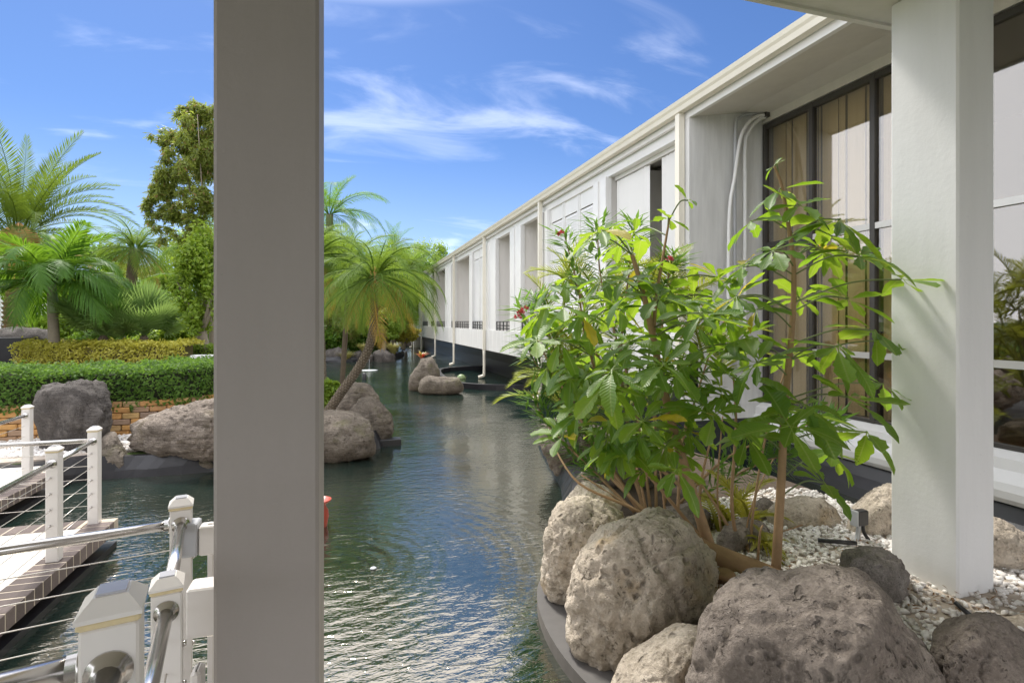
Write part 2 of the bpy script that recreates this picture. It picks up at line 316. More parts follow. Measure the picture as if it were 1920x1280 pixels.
t = NT('ground_cover'); p = t.pos()
k = t.ramp(t.noise(p, 0.9, 6, 0.7), [(0.35, (0.06, 0.045, 0.03)), (0.5, (0.05, 0.075, 0.022)), (0.7, (0.08, 0.13, 0.03))])
M['ground'] = t.surf(t.pbsdf(k, 0.95, t.bump(t.noise(p, 18, 5), 0.7, 0.05), spec=0.1))

# ------------------------------------------------------------------ mesh helpers
WL = {}
def wl(o): return WL.get(o.name, Vector((0, 0, 0))) if o is not None else Vector((0, 0, 0))
def link(o, parent, world):
    COL.objects.link(o)
    if parent is not None: o.parent = parent
    o.location = Vector(world) - wl(parent); WL[o.name] = Vector(world)
    return o
def tag(o, label=None, cat=None, group=None, kind=None):
    for k, v in (('label', label), ('category', cat), ('group', group), ('kind', kind)):
        if v: o[k] = v
    return o
def thing(name, base, label, cat, group=None):
    o = bpy.data.objects.new(name, None); o.empty_display_size = 0.2; link(o, None, base); return tag(o, label, cat, group)
def mesh(name, V, F, mat, smooth=False):
    me = bpy.data.meshes.new(name); me.from_pydata([tuple(v) for v in V], [], [tuple(f) for f in F]); me.update()
    for m in (mat if isinstance(mat, list) else [mat]): me.materials.append(m)
    if smooth: me.polygons.foreach_set('use_smooth', [True]*len(me.polygons))
    return me
def npmesh(name, V, F, mat, smooth=False):
    """V (n,3), F (m,k) numpy"""
    V = np.asarray(V, np.float32); F = np.asarray(F, np.int32); k = F.shape[1]
    me = bpy.data.meshes.new(name); me.vertices.add(len(V)); me.vertices.foreach_set('co', V.ravel())
    me.loops.add(F.size); me.loops.foreach_set('vertex_index', F.ravel())
    me.polygons.add(len(F)); me.polygons.foreach_set('loop_start', np.arange(0, F.size, k, dtype=np.int32))
    me.polygons.foreach_set('loop_total', np.full(len(F), k, np.int32))
    if smooth: me.polygons.foreach_set('use_smooth', np.ones(len(F), bool))
    me.update(calc_edges=True); me.validate(); me.materials.append(mat)
    return me
def put(name, me, parent=None, world=(0, 0, 0), mat3=None):
    o = bpy.data.objects.new(name, me); link(o, parent, world)
    if mat3 is not None: o.rotation_mode = 'QUATERNION'; o.rotation_quaternion = mat3.to_quaternion()
    return o
class MB:
    def __init__(s): s.v = []; s.f = []
    def box(s, x0, x1, y0, y1, z0, z1):
        b = len(s.v)
        s.v += [(x0, y0, z0), (x1, y0, z0), (x1, y1, z0), (x0, y1, z0), (x0, y0, z1), (x1, y0, z1), (x1, y1, z1), (x0, y1, z1)]
        s.f += [tuple(b+i for i in q) for q in ((0, 3, 2, 1), (4, 5, 6, 7), (0, 1, 5, 4), (1, 2, 6, 5), (2, 3, 7, 6), (3, 0, 4, 7))]
        return s
    def bbox(s, x0, x1, y0, y1, z0, z1, e=0.006):
        """box with chamfered vertical and horizontal edges"""
        b = len(s.v)
        for (z, i) in ((z0, e), (z0+e, 0), (z1-e, 0), (z1, e)):
            a0, a1, c0, c1 = x0+i, x1-i, y0+i, y1-i
            s.v += [(a0+e, c0, z), (a1-e, c0, z), (a1, c0+e, z), (a1, c1-e, z), (a1-e, c1, z), (a0+e, c1, z), (a0, c1-e, z), (a0, c0+e, z)]
        for l in range(3):
            for k in range(8):
                s.f.append((b+l*8+k, b+l*8+(k+1) % 8, b+(l+1)*8+(k+1) % 8, b+(l+1)*8+k))
        s.f.append(tuple(b+k for k in range(7, -1, -1))); s.f.append(tuple(b+24+k for k in range(8)))
        return s
    def prism_y(s, prof, y0, y1):
        """closed x,z profile extruded along y"""
        b = len(s.v); n = len(prof)
        s.v += [(x, y0, z) for x, z in prof] + [(x, y1, z) for x, z in prof]
        s.f += [(b+i, b+(i+1) % n, b+n+(i+1) % n, b+n+i) for i in range(n)]
        s.f += [tuple(b+i for i in range(n-1, -1, -1)), tuple(b+n+i for i in range(n))]
        return s
    def prism_z(s, poly, z0, z1):
        b = len(s.v); n = len(poly)
        s.v += [(x, y, z0) for x, y in poly] + [(x, y, z1) for x, y in poly]
        s.f += [(b+i, b+(i+1) % n, b+n+(i+1) % n, b+n+i) for i in range(n)]
        s.f += [tuple(b+i for i in range(n-1, -1, -1)), tuple(b+n+i for i in range(n))]
        return s
    def tube(s, pts, rad, seg=8, cap=True):
        pts = [Vector(p) for p in pts]; n = len(pts)
        rad = [rad]*n if isinstance(rad, (int, float)) else list(rad)
        b = len(s.v); ref = None
        for i, p in enumerate(pts):
            t = (pts[min(i+1, n-1)] - pts[max(i-1, 0)]).normalized()
            if ref is None: ref = t.orthogonal().normalized()
            u = (ref - t*ref.dot(t)); u = u.normalized() if u.length > 1e-6 else t.orthogonal().normalized(); ref = u; v = t.cross(u)
            for k in range(seg):
                a = 2*PI*k/seg; s.v.append(tuple(p + (u*math.cos(a) + v*math.sin(a))*rad[i]))
        for i in range(n-1):
            for k in range(seg):
                s.f.append((b+i*seg+k, b+i*seg+(k+1) % seg, b+(i+1)*seg+(k+1) % seg, b+(i+1)*seg+k))
        if cap:
            s.f.append(tuple(b+k for k in range(seg-1, -1, -1))); s.f.append(tuple(b+(n-1)*seg+k for k in range(seg)))
        return s
    def lathe(s, c, prof, seg=24):
        b = len(s.v); n = len(prof); c = Vector(c)
        for r, z in prof:
            for k in range(seg):
                a = 2*PI*k/seg; s.v.append((c.x+r*math.cos(a), c.y+r*math.sin(a), c.z+z))
        for i in range(n-1):
            for k in range(seg): s.f.append((b+i*seg+k, b+i*seg+(k+1) % seg, b+(i+1)*seg+(k+1) % seg, b+(i+1)*seg+k))
        s.f.append(tuple(b+k for k in range(seg-1, -1, -1))); s.f.append(tuple(b+(n-1)*seg+k for k in range(seg)))
        return s
    def build(s, name, mat, parent=None, smooth=False, origin=(0, 0, 0)):
        V = s.v
        if tuple(origin) != (0, 0, 0): ox, oy, oz = origin; V = [(x-ox, y-oy, z-oz) for x, y, z in V]
        return put(name, mesh(name, V, s.f, mat, smooth), parent, origin)
def smooth_path(pts, n=6):
    pts = [Vector(p) for p in pts]; o = []
    for i in range(len(pts)-1):
        p0, p1, p2, p3 = pts[max(i-1, 0)], pts[i], pts[i+1], pts[min(i+2, len(pts)-1)]
        for k in range(n):
            t = k/n; o.append(0.5*((2*p1)+(p2-p0)*t+(2*p0-5*p1+4*p2-p3)*t*t+(3*p1-p0-3*p2+p3)*t**3))
    o.append(pts[-1]); return o

def leaf_arrays(P, D, Nn, ln, wd, fold=0.25):
    """diamond leaves: base P, direction D, normal Nn, lengths ln, widths wd"""
    n = len(P); D = D/np.linalg.norm(D, axis=1, keepdims=True); Sd = np.cross(D, Nn); Sd /= np.linalg.norm(Sd, axis=1, keepdims=True)+1e-9
    Up = np.cross(Sd, D); ln = np.asarray(ln).reshape(-1, 1)*np.ones((n, 1)); wd = np.asarray(wd).reshape(-1, 1)*np.ones((n, 1))
    mid = P + D*ln*0.5
    V = np.stack([P, mid+Sd*wd*0.5+Up*wd*fold, P+D*ln, mid-Sd*wd*0.5+Up*wd*fold], 1).reshape(-1, 3)
    i = np.arange(n)*4
    Fq = np.stack([np.stack([i, i+1, i+2], 1), np.stack([i, i+2, i+3], 1)], 1).reshape(-1, 3)
    return V, Fq
def rdir(n): v = rng.normal(size=(n, 3)); return v/np.linalg.norm(v, axis=1, keepdims=True)
def leaf_obj(name, P, D, Nn, ln, wd, mat, parent, origin, fold=0.25):
    V, Fq = leaf_arrays(P-np.array(origin), D, Nn, ln, wd, fold)
    o = put(name, npmesh(name, V, Fq, mat), parent, origin); o['kind'] = 'stuff'; return o

# ------------------------------------------------------------------ setting: ground, pond, water
POND = [(1.2, 1.8), (1.62, 2.2), (1.88, 2.75), (1.86, 3.3), (1.76, 3.9), (1.88, 4.7), (2.36, 5.72), (2.56, 6.55), (2.86, 8.0), (3.2, 8.75), (3.75, 8.7), (4.15, 7.5), (4.45, 5.8), (4.65, 4.2), (4.7, 2.0), (4.8, -2.5),
        (5.7, -2.5), (5.75, 1), (5.75, 6.4), (5.5, 7), (5.5, 20), (5.5, 41), (5.3, 45), (3.9, 45.2), (3.5, 40), (3.2, 32), (2.46, 29.4), (0.5, 27.8), (-1.35, 27.4), (-4, 26), (-6, 22), (-5, 17), (-2.5, 13.5), (-0.2, 11.6), (0.5, 10.4), (0.7, 9.3),
        (0.35, 8.45), (-0.4, 8.14), (-1.73, 7.98), (-2.9, 8.05), (-3.6, 7.9), (-5.5, 7.7), (-9, 7.2), (-9.5, 3), (-9, 0.9), (-2, 0.9), (-0.6, 1.0), (-0.6, 1.8)]
def chaikin(p, it=2):
    for _ in range(it):
        q = []
        for i in range(len(p)):
            a, b = p[i], p[(i+1) % len(p)]
            q += [(a[0]*.75+b[0]*.25, a[1]*.75+b[1]*.25), (a[0]*.25+b[0]*.75, a[1]*.25+b[1]*.75)]
        p = q
    return p
pond = chaikin(POND, 3)
def area(p): return sum(p[i][0]*p[(i+1) % len(p)][1]-p[(i+1) % len(p)][0]*p[i][1] for i in range(len(p)))/2
if area(pond) < 0: pond.reverse()
def offs(p, d):
    n = len(p); o = []
    for i in range(n):
        a, b = p[i-1], p[(i+1) % n]; tx, ty = b[0]-a[0], b[1]-a[1]; l = math.hypot(tx, ty) or 1
        o.append((p[i][0]+ty/l*d, p[i][1]-tx/l*d))      # outward for ccw
    return o
def filled(outer, inner, z, name, mat, kind='structure'):
    bm = bmesh.new(); ed = []
    for lp in ([outer] + ([inner] if inner else [])):
        vs = [bm.verts.new((x, y, z)) for x, y in lp]
        ed += [bm.edges.new((vs[i], vs[(i+1) % len(vs)])) for i in range(len(vs))]
    bmesh.ops.triangle_fill(bm, use_beauty=True, use_dissolve=False, edges=ed)
    bmesh.ops.recalc_face_normals(bm, faces=bm.faces)
    if sum(f.normal.z for f in bm.faces) < 0: bmesh.ops.reverse_faces(bm, faces=bm.faces)
    me = bpy.data.meshes.new(name); bm.to_mesh(me); bm.free(); me.materials.append(mat)
    o = put(name, me); o['kind'] = kind; return o
big = [(-700, -700), (700, -700), (700, 900), (-700, 900)]
filled(big, offs(pond, 0.2), 0.25, 'ground', M['ground'])
# pond liner: rim, slope, wall, bed
b = MB(); rows = [(0.34, 0.262), (0.10, 0.262), (0.02, 0.10), (-0.03, -0.06), (-0.10, -0.5), (-0.2, -0.9)]
loops = []
for d, z in rows:
    lp = []
    for x, y in offs(pond, d):
        q_ = Vector((x*1.7, y*1.7, z*4)); lp.append((x+0.05*mnoise.noise(q_)+0.02*mnoise.noise(q_*3.1), y+0.05*mnoise.noise(q_+Vector((9, 0, 0)))+0.02*mnoise.noise(q_*3.3), z+(0.035*mnoise.noise(q_*1.3+Vector((0, 5, 0))) if z > -0.1 else 0)))
    loops.append(lp)
n = len(pond)
for l in loops: b.v += l
for r in range(len(rows)-1):
    for i in range(n): b.f.append((r*n+i, (r+1)*n+i, (r+1)*n+(i+1) % n, r*n+(i+1) % n))
o = b.build('pond_liner', M['liner'], smooth=False); o['kind'] = 'structure'
filled(offs(pond, 0.1), None, -0.9, 'pond_bed', M['liner'])
filled(offs(pond, 0.03), None, 0.0, 'water', M['water'])
# pale skirt of liner in front of the near boulders
sk = [(2.0, 2.0), (1.40, 2.0), (1.22, 2.5), (1.16, 2.9), (1.19, 3.35), (1.32, 3.75), (1.55, 3.95), (1.95, 3.9), (2.05, 3.0)]
o = MB().prism_z(chaikin(sk, 2), -0.03, 0.085).build('liner_ledge', M['skirt']); o['kind'] = 'structure'
# island
isl = [p for p in offs(pond, 0.24)]
island = chaikin([(1.75, 1.5), (1.98, 2.3), (2.12, 2.9), (2.12, 3.5), (2.3, 3.95), (2.8, 4.1), (3.5, 4.3), (4.2, 4.35), (4.4, 4.0), (4.45, 1.5), (4.5, -1.5), (1.75, -1.5)], 2)
bed = chaikin([(2.12, 3.4), (2.08, 3.9), (2.2, 4.7), (2.75, 5.9), (3.0, 7.2), (3.35, 8.3), (3.7, 8.2), (4.0, 7.2), (4.25, 5.6), (4.42, 4.3), (4.3, 4.0), (3, 3.9)], 2)
o = MB().prism_z(bed, 0.2, 0.335).build('planting_bed', M['soil']); o['kind'] = 'structure'
o = MB().prism_z(island, 0.2, 0.345).build('gravel_bed', M['sand']); o['kind'] = 'structure'
lg = chaikin([(-9, 7.9), (-5.5, 7.95), (-3.5, 8.15), (-2.9, 8.4), (-1.7, 8.4), (-0.5, 8.5), (0.1, 8.9), (0.2, 10), (-1.0, 11.2), (-3, 10.2), (-9, 10)], 2)
o = MB().prism_z(lg, 0.2, 0.275).build('garden_bed', M['sand']); o['kind'] = 'structure'

def ico(sub):
    bm = bmesh.new(); bmesh.ops.create_icosphere(bm, subdivisions=sub, radius=1.0)
    V = np.array([v.co[:] for v in bm.verts]); Fq = np.array([[v.index for v in f.verts] for f in bm.faces]); bm.free(); return V, Fq
ICO = {k: ico(k) for k in (1, 2, 3, 4, 5, 6)}
def pebbles(name, pts, smin, smax, z, sub, label=None, zj=0.012):
    V0, F0 = ICO[sub]; n = len(pts); k = len(V0)
    s = rng.uniform(smin, smax, (n, 1, 1))*rng.uniform(0.65, 1.25, (n, 1, 3))*np.array([1, 1, 0.68])
    base = V0[None]*(1+0.22*rng.normal(size=(n, k, 1)).clip(-1.5, 1.5))*s
    a = rng.uniform(0, 2*PI, n); ca, sa = np.cos(a)[:, None], np.sin(a)[:, None]
    tl = rng.uniform(-0.5, 0.5, n)[:, None]
    x = base[..., 0]*ca-base[..., 1]*sa; y = base[..., 0]*sa+base[..., 1]*ca; zc = base[..., 2]+x*tl
    Vv = np.stack([x+pts[:, :1], y+pts[:, 1:2], zc+z+rng.uniform(0, zj, (n, 1))], -1).reshape(-1, 3)
    Fv = (F0[None]+(np.arange(n)*k)[:, None, None]).reshape(-1, 3)
    o = put(name, npmesh(name, Vv, Fv, M['pebble'], True)); o['kind'] = 'stuff'; return o
def in_poly(x, y, poly):
    c = np.zeros(len(x), bool); j = len(poly)-1
    for i in range(len(poly)):
        xi, yi = poly[i]; xj, yj = poly[j]
        c ^= ((yi > y) != (yj > y)) & (x < (xj-xi)*(y-yi)/((yj-yi) or 1e-9)+xi); j = i
    return c
pt = np.stack([rng.uniform(1.7, 4.45, 14000), rng.uniform(1.5, 4.6, 14000)], 1)
pt = pt[in_poly(pt[:, 0], pt[:, 1], island)]
pt = pt[(np.sin(pt[:, 0]*3.1)+np.cos(pt[:, 1]*2.7+pt[:, 0])+rng.normal(size=len(pt))*0.8) > -1.35]
pebbles('gravel', pt, 0.010, 0.027, 0.347, 1)
pt = np.stack([rng.uniform(-7, -1.0, 6200), rng.uniform(8.35, 9.6, 6200)], 1); pt = pt[in_poly(pt[:, 0], pt[:, 1], lg)]
V1 = ICO[1]
pebbles('gravel', pt, 0.02, 0.042, 0.277, 1)

# porch floor under the viewer
o = MB().box(-9, 1.6, -6, 0.95, -0.5, 0.35).box(-0.55, 1.5, 0.95, 1.85, -0.5, 0.35).build('porch_floor', M['floor']); o['kind'] = 'structure'

# ------------------------------------------------------------------ porch roof + columns
pr = thing('porch_roof', (0, 0, 4.12), 'flat white porch roof slab overhead at the upper right corner', 'roof')
MB().box(-9, 3.98, -6, 2.9, 4.12, 4.5).build('slab', M['soffit'], pr)
MB().box(-9.02, 4.0, 2.9, 2.94, 4.10, 4.56).build('fascia', M['soffit'], pr)
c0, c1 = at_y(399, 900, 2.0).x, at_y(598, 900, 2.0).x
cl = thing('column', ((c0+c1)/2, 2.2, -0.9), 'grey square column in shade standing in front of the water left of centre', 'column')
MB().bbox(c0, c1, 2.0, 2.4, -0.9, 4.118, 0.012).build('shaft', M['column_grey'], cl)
cr = thing('column', (3.64, 2.5, 0.3), 'white plaster square column rising from the white gravel beside the windows', 'column')
MB().bbox(3.48, 3.795, 2.31, 2.73, 0.3, 4.118, 0.012).build('shaft', M['column_white'], cr)

# ------------------------------------------------------------------ long building
XB, XW = 4.55, 5.82
Y0, Y1 = -3.0, 41.1
B = thing('long_building', (XW, 18, 0.0), 'long low white building with balconies standing over the pond on the right', 'building')
def bp(name, mb, mat, parent=None): return mb.build(name, M[mat], parent or B)
bp('roof', MB().prism_y([(XB-0.02, 5.05), (XB+0.1, 5.09), (9, 5.4), (14, 5.2), (14, 5.0), (XB+0.05, 5.0)], Y0, Y1+0.3), 'soffit')
bp('gutter', MB().prism_y([(XB-0.14, 5.08), (XB-0.15, 5.085), (XB-0.165, 5.08), (XB-0.15, 5.03), (XB-0.13, 5.0), (XB-0.115, 4.94), (XB-0.02, 4.94), (XB-0.02, 5.045), (XB-0.12, 5.045)], Y0, Y1+0.3), 'gutter')
bp('fascia', MB().box(XB, XB+0.06, Y0, Y1+0.25, 4.85, 5.0), 'trim')
bp('soffit', MB().prism_y([(XB+0.06, 4.87), (XW+0.3, 5.12), (XW+0.3, 5.2), (XB+0.06, 4.98)], Y0, Y1), 'soffit')
bp('end_wall', MB().box(XB+0.1, 14, Y1, Y1+0.2, -0.3, 5.0), 'white_wall')
bp('back_wall', MB().box(XW, XW+0.15, 6.72, Y1, 1.0, 5.1), 'grey_wall')
bp('floor', MB().box(XB+0.16, XW, 6.72, Y1, 1.0, 1.12), 'grey_wall')
bp('parapet', MB().box(XB, XB+0.15, 6.5, Y1, 1.0, 1.70), 'white_wall')
bp('base_wall', MB().prism_y([(XB+0.03, 0.995), (XB+0.12, 0.94), (5.3, 0.80), (5.38, 0.5), (5.42, -0.9), (6.2, -0.9), (6.2, 0.995)], 6.52, Y1), 'liner')
# windows section (near, right)
bp('sill', MB().prism_y([(XW+0.12, 0.84), (XW-0.02, 0.82), (XW-0.14, 0.76), (XW-0.15, 0.66), (XW-0.19, 0.62), (XW-0.235, 0.56), (XW-0.25, 0.49), (XW-0.235, 0.42), (XW-0.19, 0.37), (XW-0.10, 0.345), (XW+0.12, 0.33)], Y0, 6.5), 'trim')
bp('base_liner', MB().prism_y([(XW-0.14, 0.345), (XW-0.2, 0.22), (XW-0.3, 0.12), (XW-0.42, -0.2), (XW-0.5, -0.9), (XW+0.2, -0.9), (XW+0.2, 0.32)], Y0, 6.5), 'liner')
bp('head_wall', MB().box(XW-0.03, XW+0.15, Y0, 6.5, 4.88, 5.13), 'soffit')
MU = [6.48, 5.65, 4.78, 3.92, 3.05, 2.18, 1.31, 0.44, -0.43, -1.3, -2.17, -3.0]
TR = [0.82, 1.60, 3.10, 4.86]
for i in range(len(MU)-1):
    yb, ya = MU[i], MU[i+1]
    wf = MB()
    wf.box(XW-0.035, XW+0.05, yb-0.05, yb, TR[0], TR[3]).box(XW-0.035, XW+0.05, ya+0.001, ya+0.012, TR[0], TR[3])
    wf.box(XW-0.03, XW+0.05, ya+0.012, yb-0.05, TR[3]-0.07, TR[3]-0.001).box(XW-0.03, XW+0.05, ya+0.012, yb-0.05, TR[0], TR[0]+0.04)
    wo = bp('window', wf, 'bronze')
    for z in TR[1:3]: bp('transom', MB().box(XW-0.03, XW+0.05, ya+0.012, yb-0.05, z-0.035, z+0.035), 'alu' if i >= 1 else 'bronze', wo)
    for z0, z1 in zip(TR[:-1], TR[1:]):
        bp('pane', MB().box(XW, XW+0.012, ya+0.012, yb-0.05, z0+0.03, z1-0.03), 'glass', wo)
    # vertical drapes behind the glass
    if i < 3:
        cb = MB(); yy = ya+0.02; k = 0
        while yy < yb-0.03:
            wdt = 0.085
            if i == 1 and k % 7 == 5 or i == 2 and k % 5 == 1: yy += 0.012
            x0 = XW+0.13+0.02*math.sin(k*1.9)
            cb.box(x0, x0+0.008, yy, min(yy+wdt, yb-0.02), 0.86, 4.84); yy += wdt+0.002+(0.006 if k % 4 == 0 else 0); k += 1
        bp('curtain', cb, 'curtain', wo)
bp('room_floor', MB().box(XW+0.2, 13, Y0, 6.6, 0.7, 0.83), 'carpet')
bp('room_wall', MB().box(9.0, 9.1, Y0, 6.6, 0.83, 5.0), 'carpet')
bp('room_ceiling', MB().box(XW+0.2, 9.0, Y0, 6.6, 4.9, 4.98), 'dark')
bp('room_end', MB().box(XW+0.1, 9.0, Y0, Y0+0.1, 0.83, 4.9), 'carpet')
bp('partition', MB().box(XW+0.05, 9.0, 6.52, 6.7, 0.83, 4.98), 'dark')
# fin between windows and balcony
fin = [(XB+0.005, 0.6), (XB+0.005, 4.85), (XB+0.06, 4.868), (XW, 5.10), (XW, 0.6)]
bp('fin_wall', MB().prism_y(fin, 6.5, 6.72), 'white_wall')
# pipes on the fin
def pipe_on_fin(px, name, mat, r, y=6.44):
    pts = smooth_path([at_y(a, b_, y) for a, b_ in px], 5)
    MB().tube(pts, r, 8).build(name, M[mat], B, True)
pipe_on_fin([(1378, 700), (1378, 480), (1379, 250), (1386, 222), (1404, 214), (1430, 212)], 'conduit', 'pipe_grey', 0.022)
pipe_on_fin([(1366, 700), (1367, 420), (1378, 330), (1388, 262), (1400, 235), (1418, 219), (1432, 216)], 'conduit', 'trim', 0.026, 6.38)
pipe_on_fin([(1396, 700), (1397, 400), (1397, 275), (1403, 250), (1418, 228), (1434, 220)], 'conduit', 'trim', 0.028, 6.41)
q = at_y(1432, 214, 6.42); bp('pipe_bracket', MB().box(q.x-0.03, q.x+0.06, 6.34, 6.49, q.z-0.06, q.z+0.06), 'bronze')
# downspouts
for yd, zb in ((6.64, 0.3), (12.5, 0.1), (18.25, 0.06), (23.95, 0.06), (29.46, 0.06), (35.39, 0.06), (40.69, 0.06)):
    x = XB-0.055
    MB().box(x-0.045, x+0.045, yd-0.05, yd+0.05, 0.98, 4.945).build('downspout', M['gutter'], B)
    if yd > 7:
        MB().tube(smooth_path([(x, yd, 0.99), (x, yd, zb+0.14), (x-0.05, yd, zb+0.04), (x-0.2, yd, zb)], 4), 0.05, 10).build('downspout_elbow', M['gutter'], B, True)
# top beam over the bays
bp('beam', MB().box(XB+0.075, XB+0.2, 6.72, Y1, 4.69, 4.87), 'trim')
# piers, recess fins
def pier(ya, yb, deep=True):
    m = MB(); wdt = yb-ya
    m.box(XB+0.02, XB+0.14, ya, ya+wdt*0.34, 1.70, 4.69).box(XB+0.06, XB+0.14, ya+wdt*0.34, ya+wdt*0.62, 1.70, 4.69).box(XB+0.035, XB+0.14, ya+wdt*0.62, yb, 1.70, 4.69)
    bp('pier', m, 'trim')
    if deep: bp('cross_wall', MB().box(XB+0.14, XW, ya+0.03, yb-0.03, 1.12, 4.9), 'grey_wall')
for a, bb in ((9.1, 9.68), (12.2, 12.75), (14.3, 15.42), (17.0, 18.6), (20.55, 21.1), (24.1, 24.35), (25.05, 26.8), (29.55, 29.9), (31.7, 32.9), (35.5, 35.9), (37.2, 38.6)): pier(a, bb)
# railing above the parapet
for a, bb in ((12.75, 14.3), (15.42, 17.0), (18.6, 20.55), (21.1, 24.1), (24.35, 25.05), (26.8, 29.5), (29.9, 31.7), (32.9, 35.4)):
    m = MB(); n = max(2, int(round((bb-a)/0.38)))
    for z in (1.985, 1.86, 1.77): m.box(XB+0.05, XB+0.075, a, bb, z-0.012, z+0.012)
    for k in range(n+1):
        y = a+(bb-a)*k/n; m.box(XB+0.048, XB+0.077, y-0.014, y+0.014, 1.70, 1.99)
    bp('balcony_railing', m, 'black_metal')
# blinds bay
bl = bp('blind', MB().box(XB+0.205, XB+0.28, 6.74, 9.1, 4.62, 4.72), 'trim')
sl_me = mesh('slat', [(-0.008, -0.06, 0), (0.008, 0.06, 0), (0.008, 0.06, 3.45), (-0.008, -0.06, 3.45), (-0.003, -0.06, 0), (0.013, 0.06, 0), (0.013, 0.06, 3.45), (-0.003, -0.06, 3.45)],
             [(0, 1, 2, 3), (7, 6, 5, 4), (0, 4, 5, 1), (3, 2, 6, 7), (1, 5, 6, 2), (0, 3, 7, 4)], M['blind'])
y = 6.82
while y < 9.08:
    if not (7.56 < y < 7.95):
        o = put('slat', sl_me, bl, (XB+0.24+random.uniform(-.004, .004), y, 1.15)); o.rotation_euler.z = 0.52+random.uniform(-.04, .04)
    y += 0.108
# shutter bays
def shutters(ya, yb, n):
    wdt = (yb-ya)/n
    for k in range(n):
        a, bb = ya+k*wdt+0.01, ya+(k+1)*wdt-0.01
        m = MB().box(XB+0.1, XB+0.15, a, a+0.06, 1.2, 4.69).box(XB+0.1, XB+0.15, bb-0.06, bb, 1.2, 4.69)
        m.box(XB+0.115, XB+0.15, a+0.06, bb-0.06, 4.36, 4.69).box(XB+0.1, XB+0.15, a+0.06, bb-0.06, 1.2, 1.3)
        so_ = bp('shutter', m, 'trim')
        lv = MB(); z = 1.32
        while z < 4.33:
            b0 = len(lv.v); x0, x1 = XB+0.120, XB+0.131
            lv.v += [(x0, a+0.06, z), (x0, bb-0.06, z), (x1, bb-0.06, z+0.06), (x1, a+0.06, z+0.06), (x0, a+0.06, z-0.008), (x0, bb-0.06, z-0.008), (x1, bb-0.06, z+0.052), (x1, a+0.06, z+0.052)]
            lv.f += [tuple(b0+i for i in q_) for q_ in ((0, 1, 2, 3), (7, 6, 5, 4), (0, 4, 5, 1), (3, 2, 6, 7), (1, 5, 6, 2), (0, 3, 7, 4))]; z += 0.058
        lo = bp('louvres', lv, 'trim', so_); lo['kind'] = 'stuff'
shutters(9.7, 12.2, 3); shutters(18.7, 20.53, 2); shutters(33.2, 35.3, 2)

# ------------------------------------------------------------------ inner pool curb below the balcony
cpts = chaikin([(5.4, 14.62), (4.3, 14.9), (3.35, 15.5), (2.95, 16.5), (2.95, 18.5), (3.1, 20.2), (3.5, 21.3), (4.4, 21.7), (5.4, 21.8), (5.4, 21.6), (4.45, 21.5), (3.62, 21.12), (3.26, 20.15), (3.1, 18.5), (3.1, 16.55), (3.47, 15.62), (4.34, 15.05), (5.4, 14.78)], 1)
cw = thing('pool_curb', (3.0, 18, 0), 'low curved black curb ringing a still pool under the balcony', 'curb')
MB().prism_z(cpts, -0.8, 0.16).build('curb_wall', M['liner'], cw)

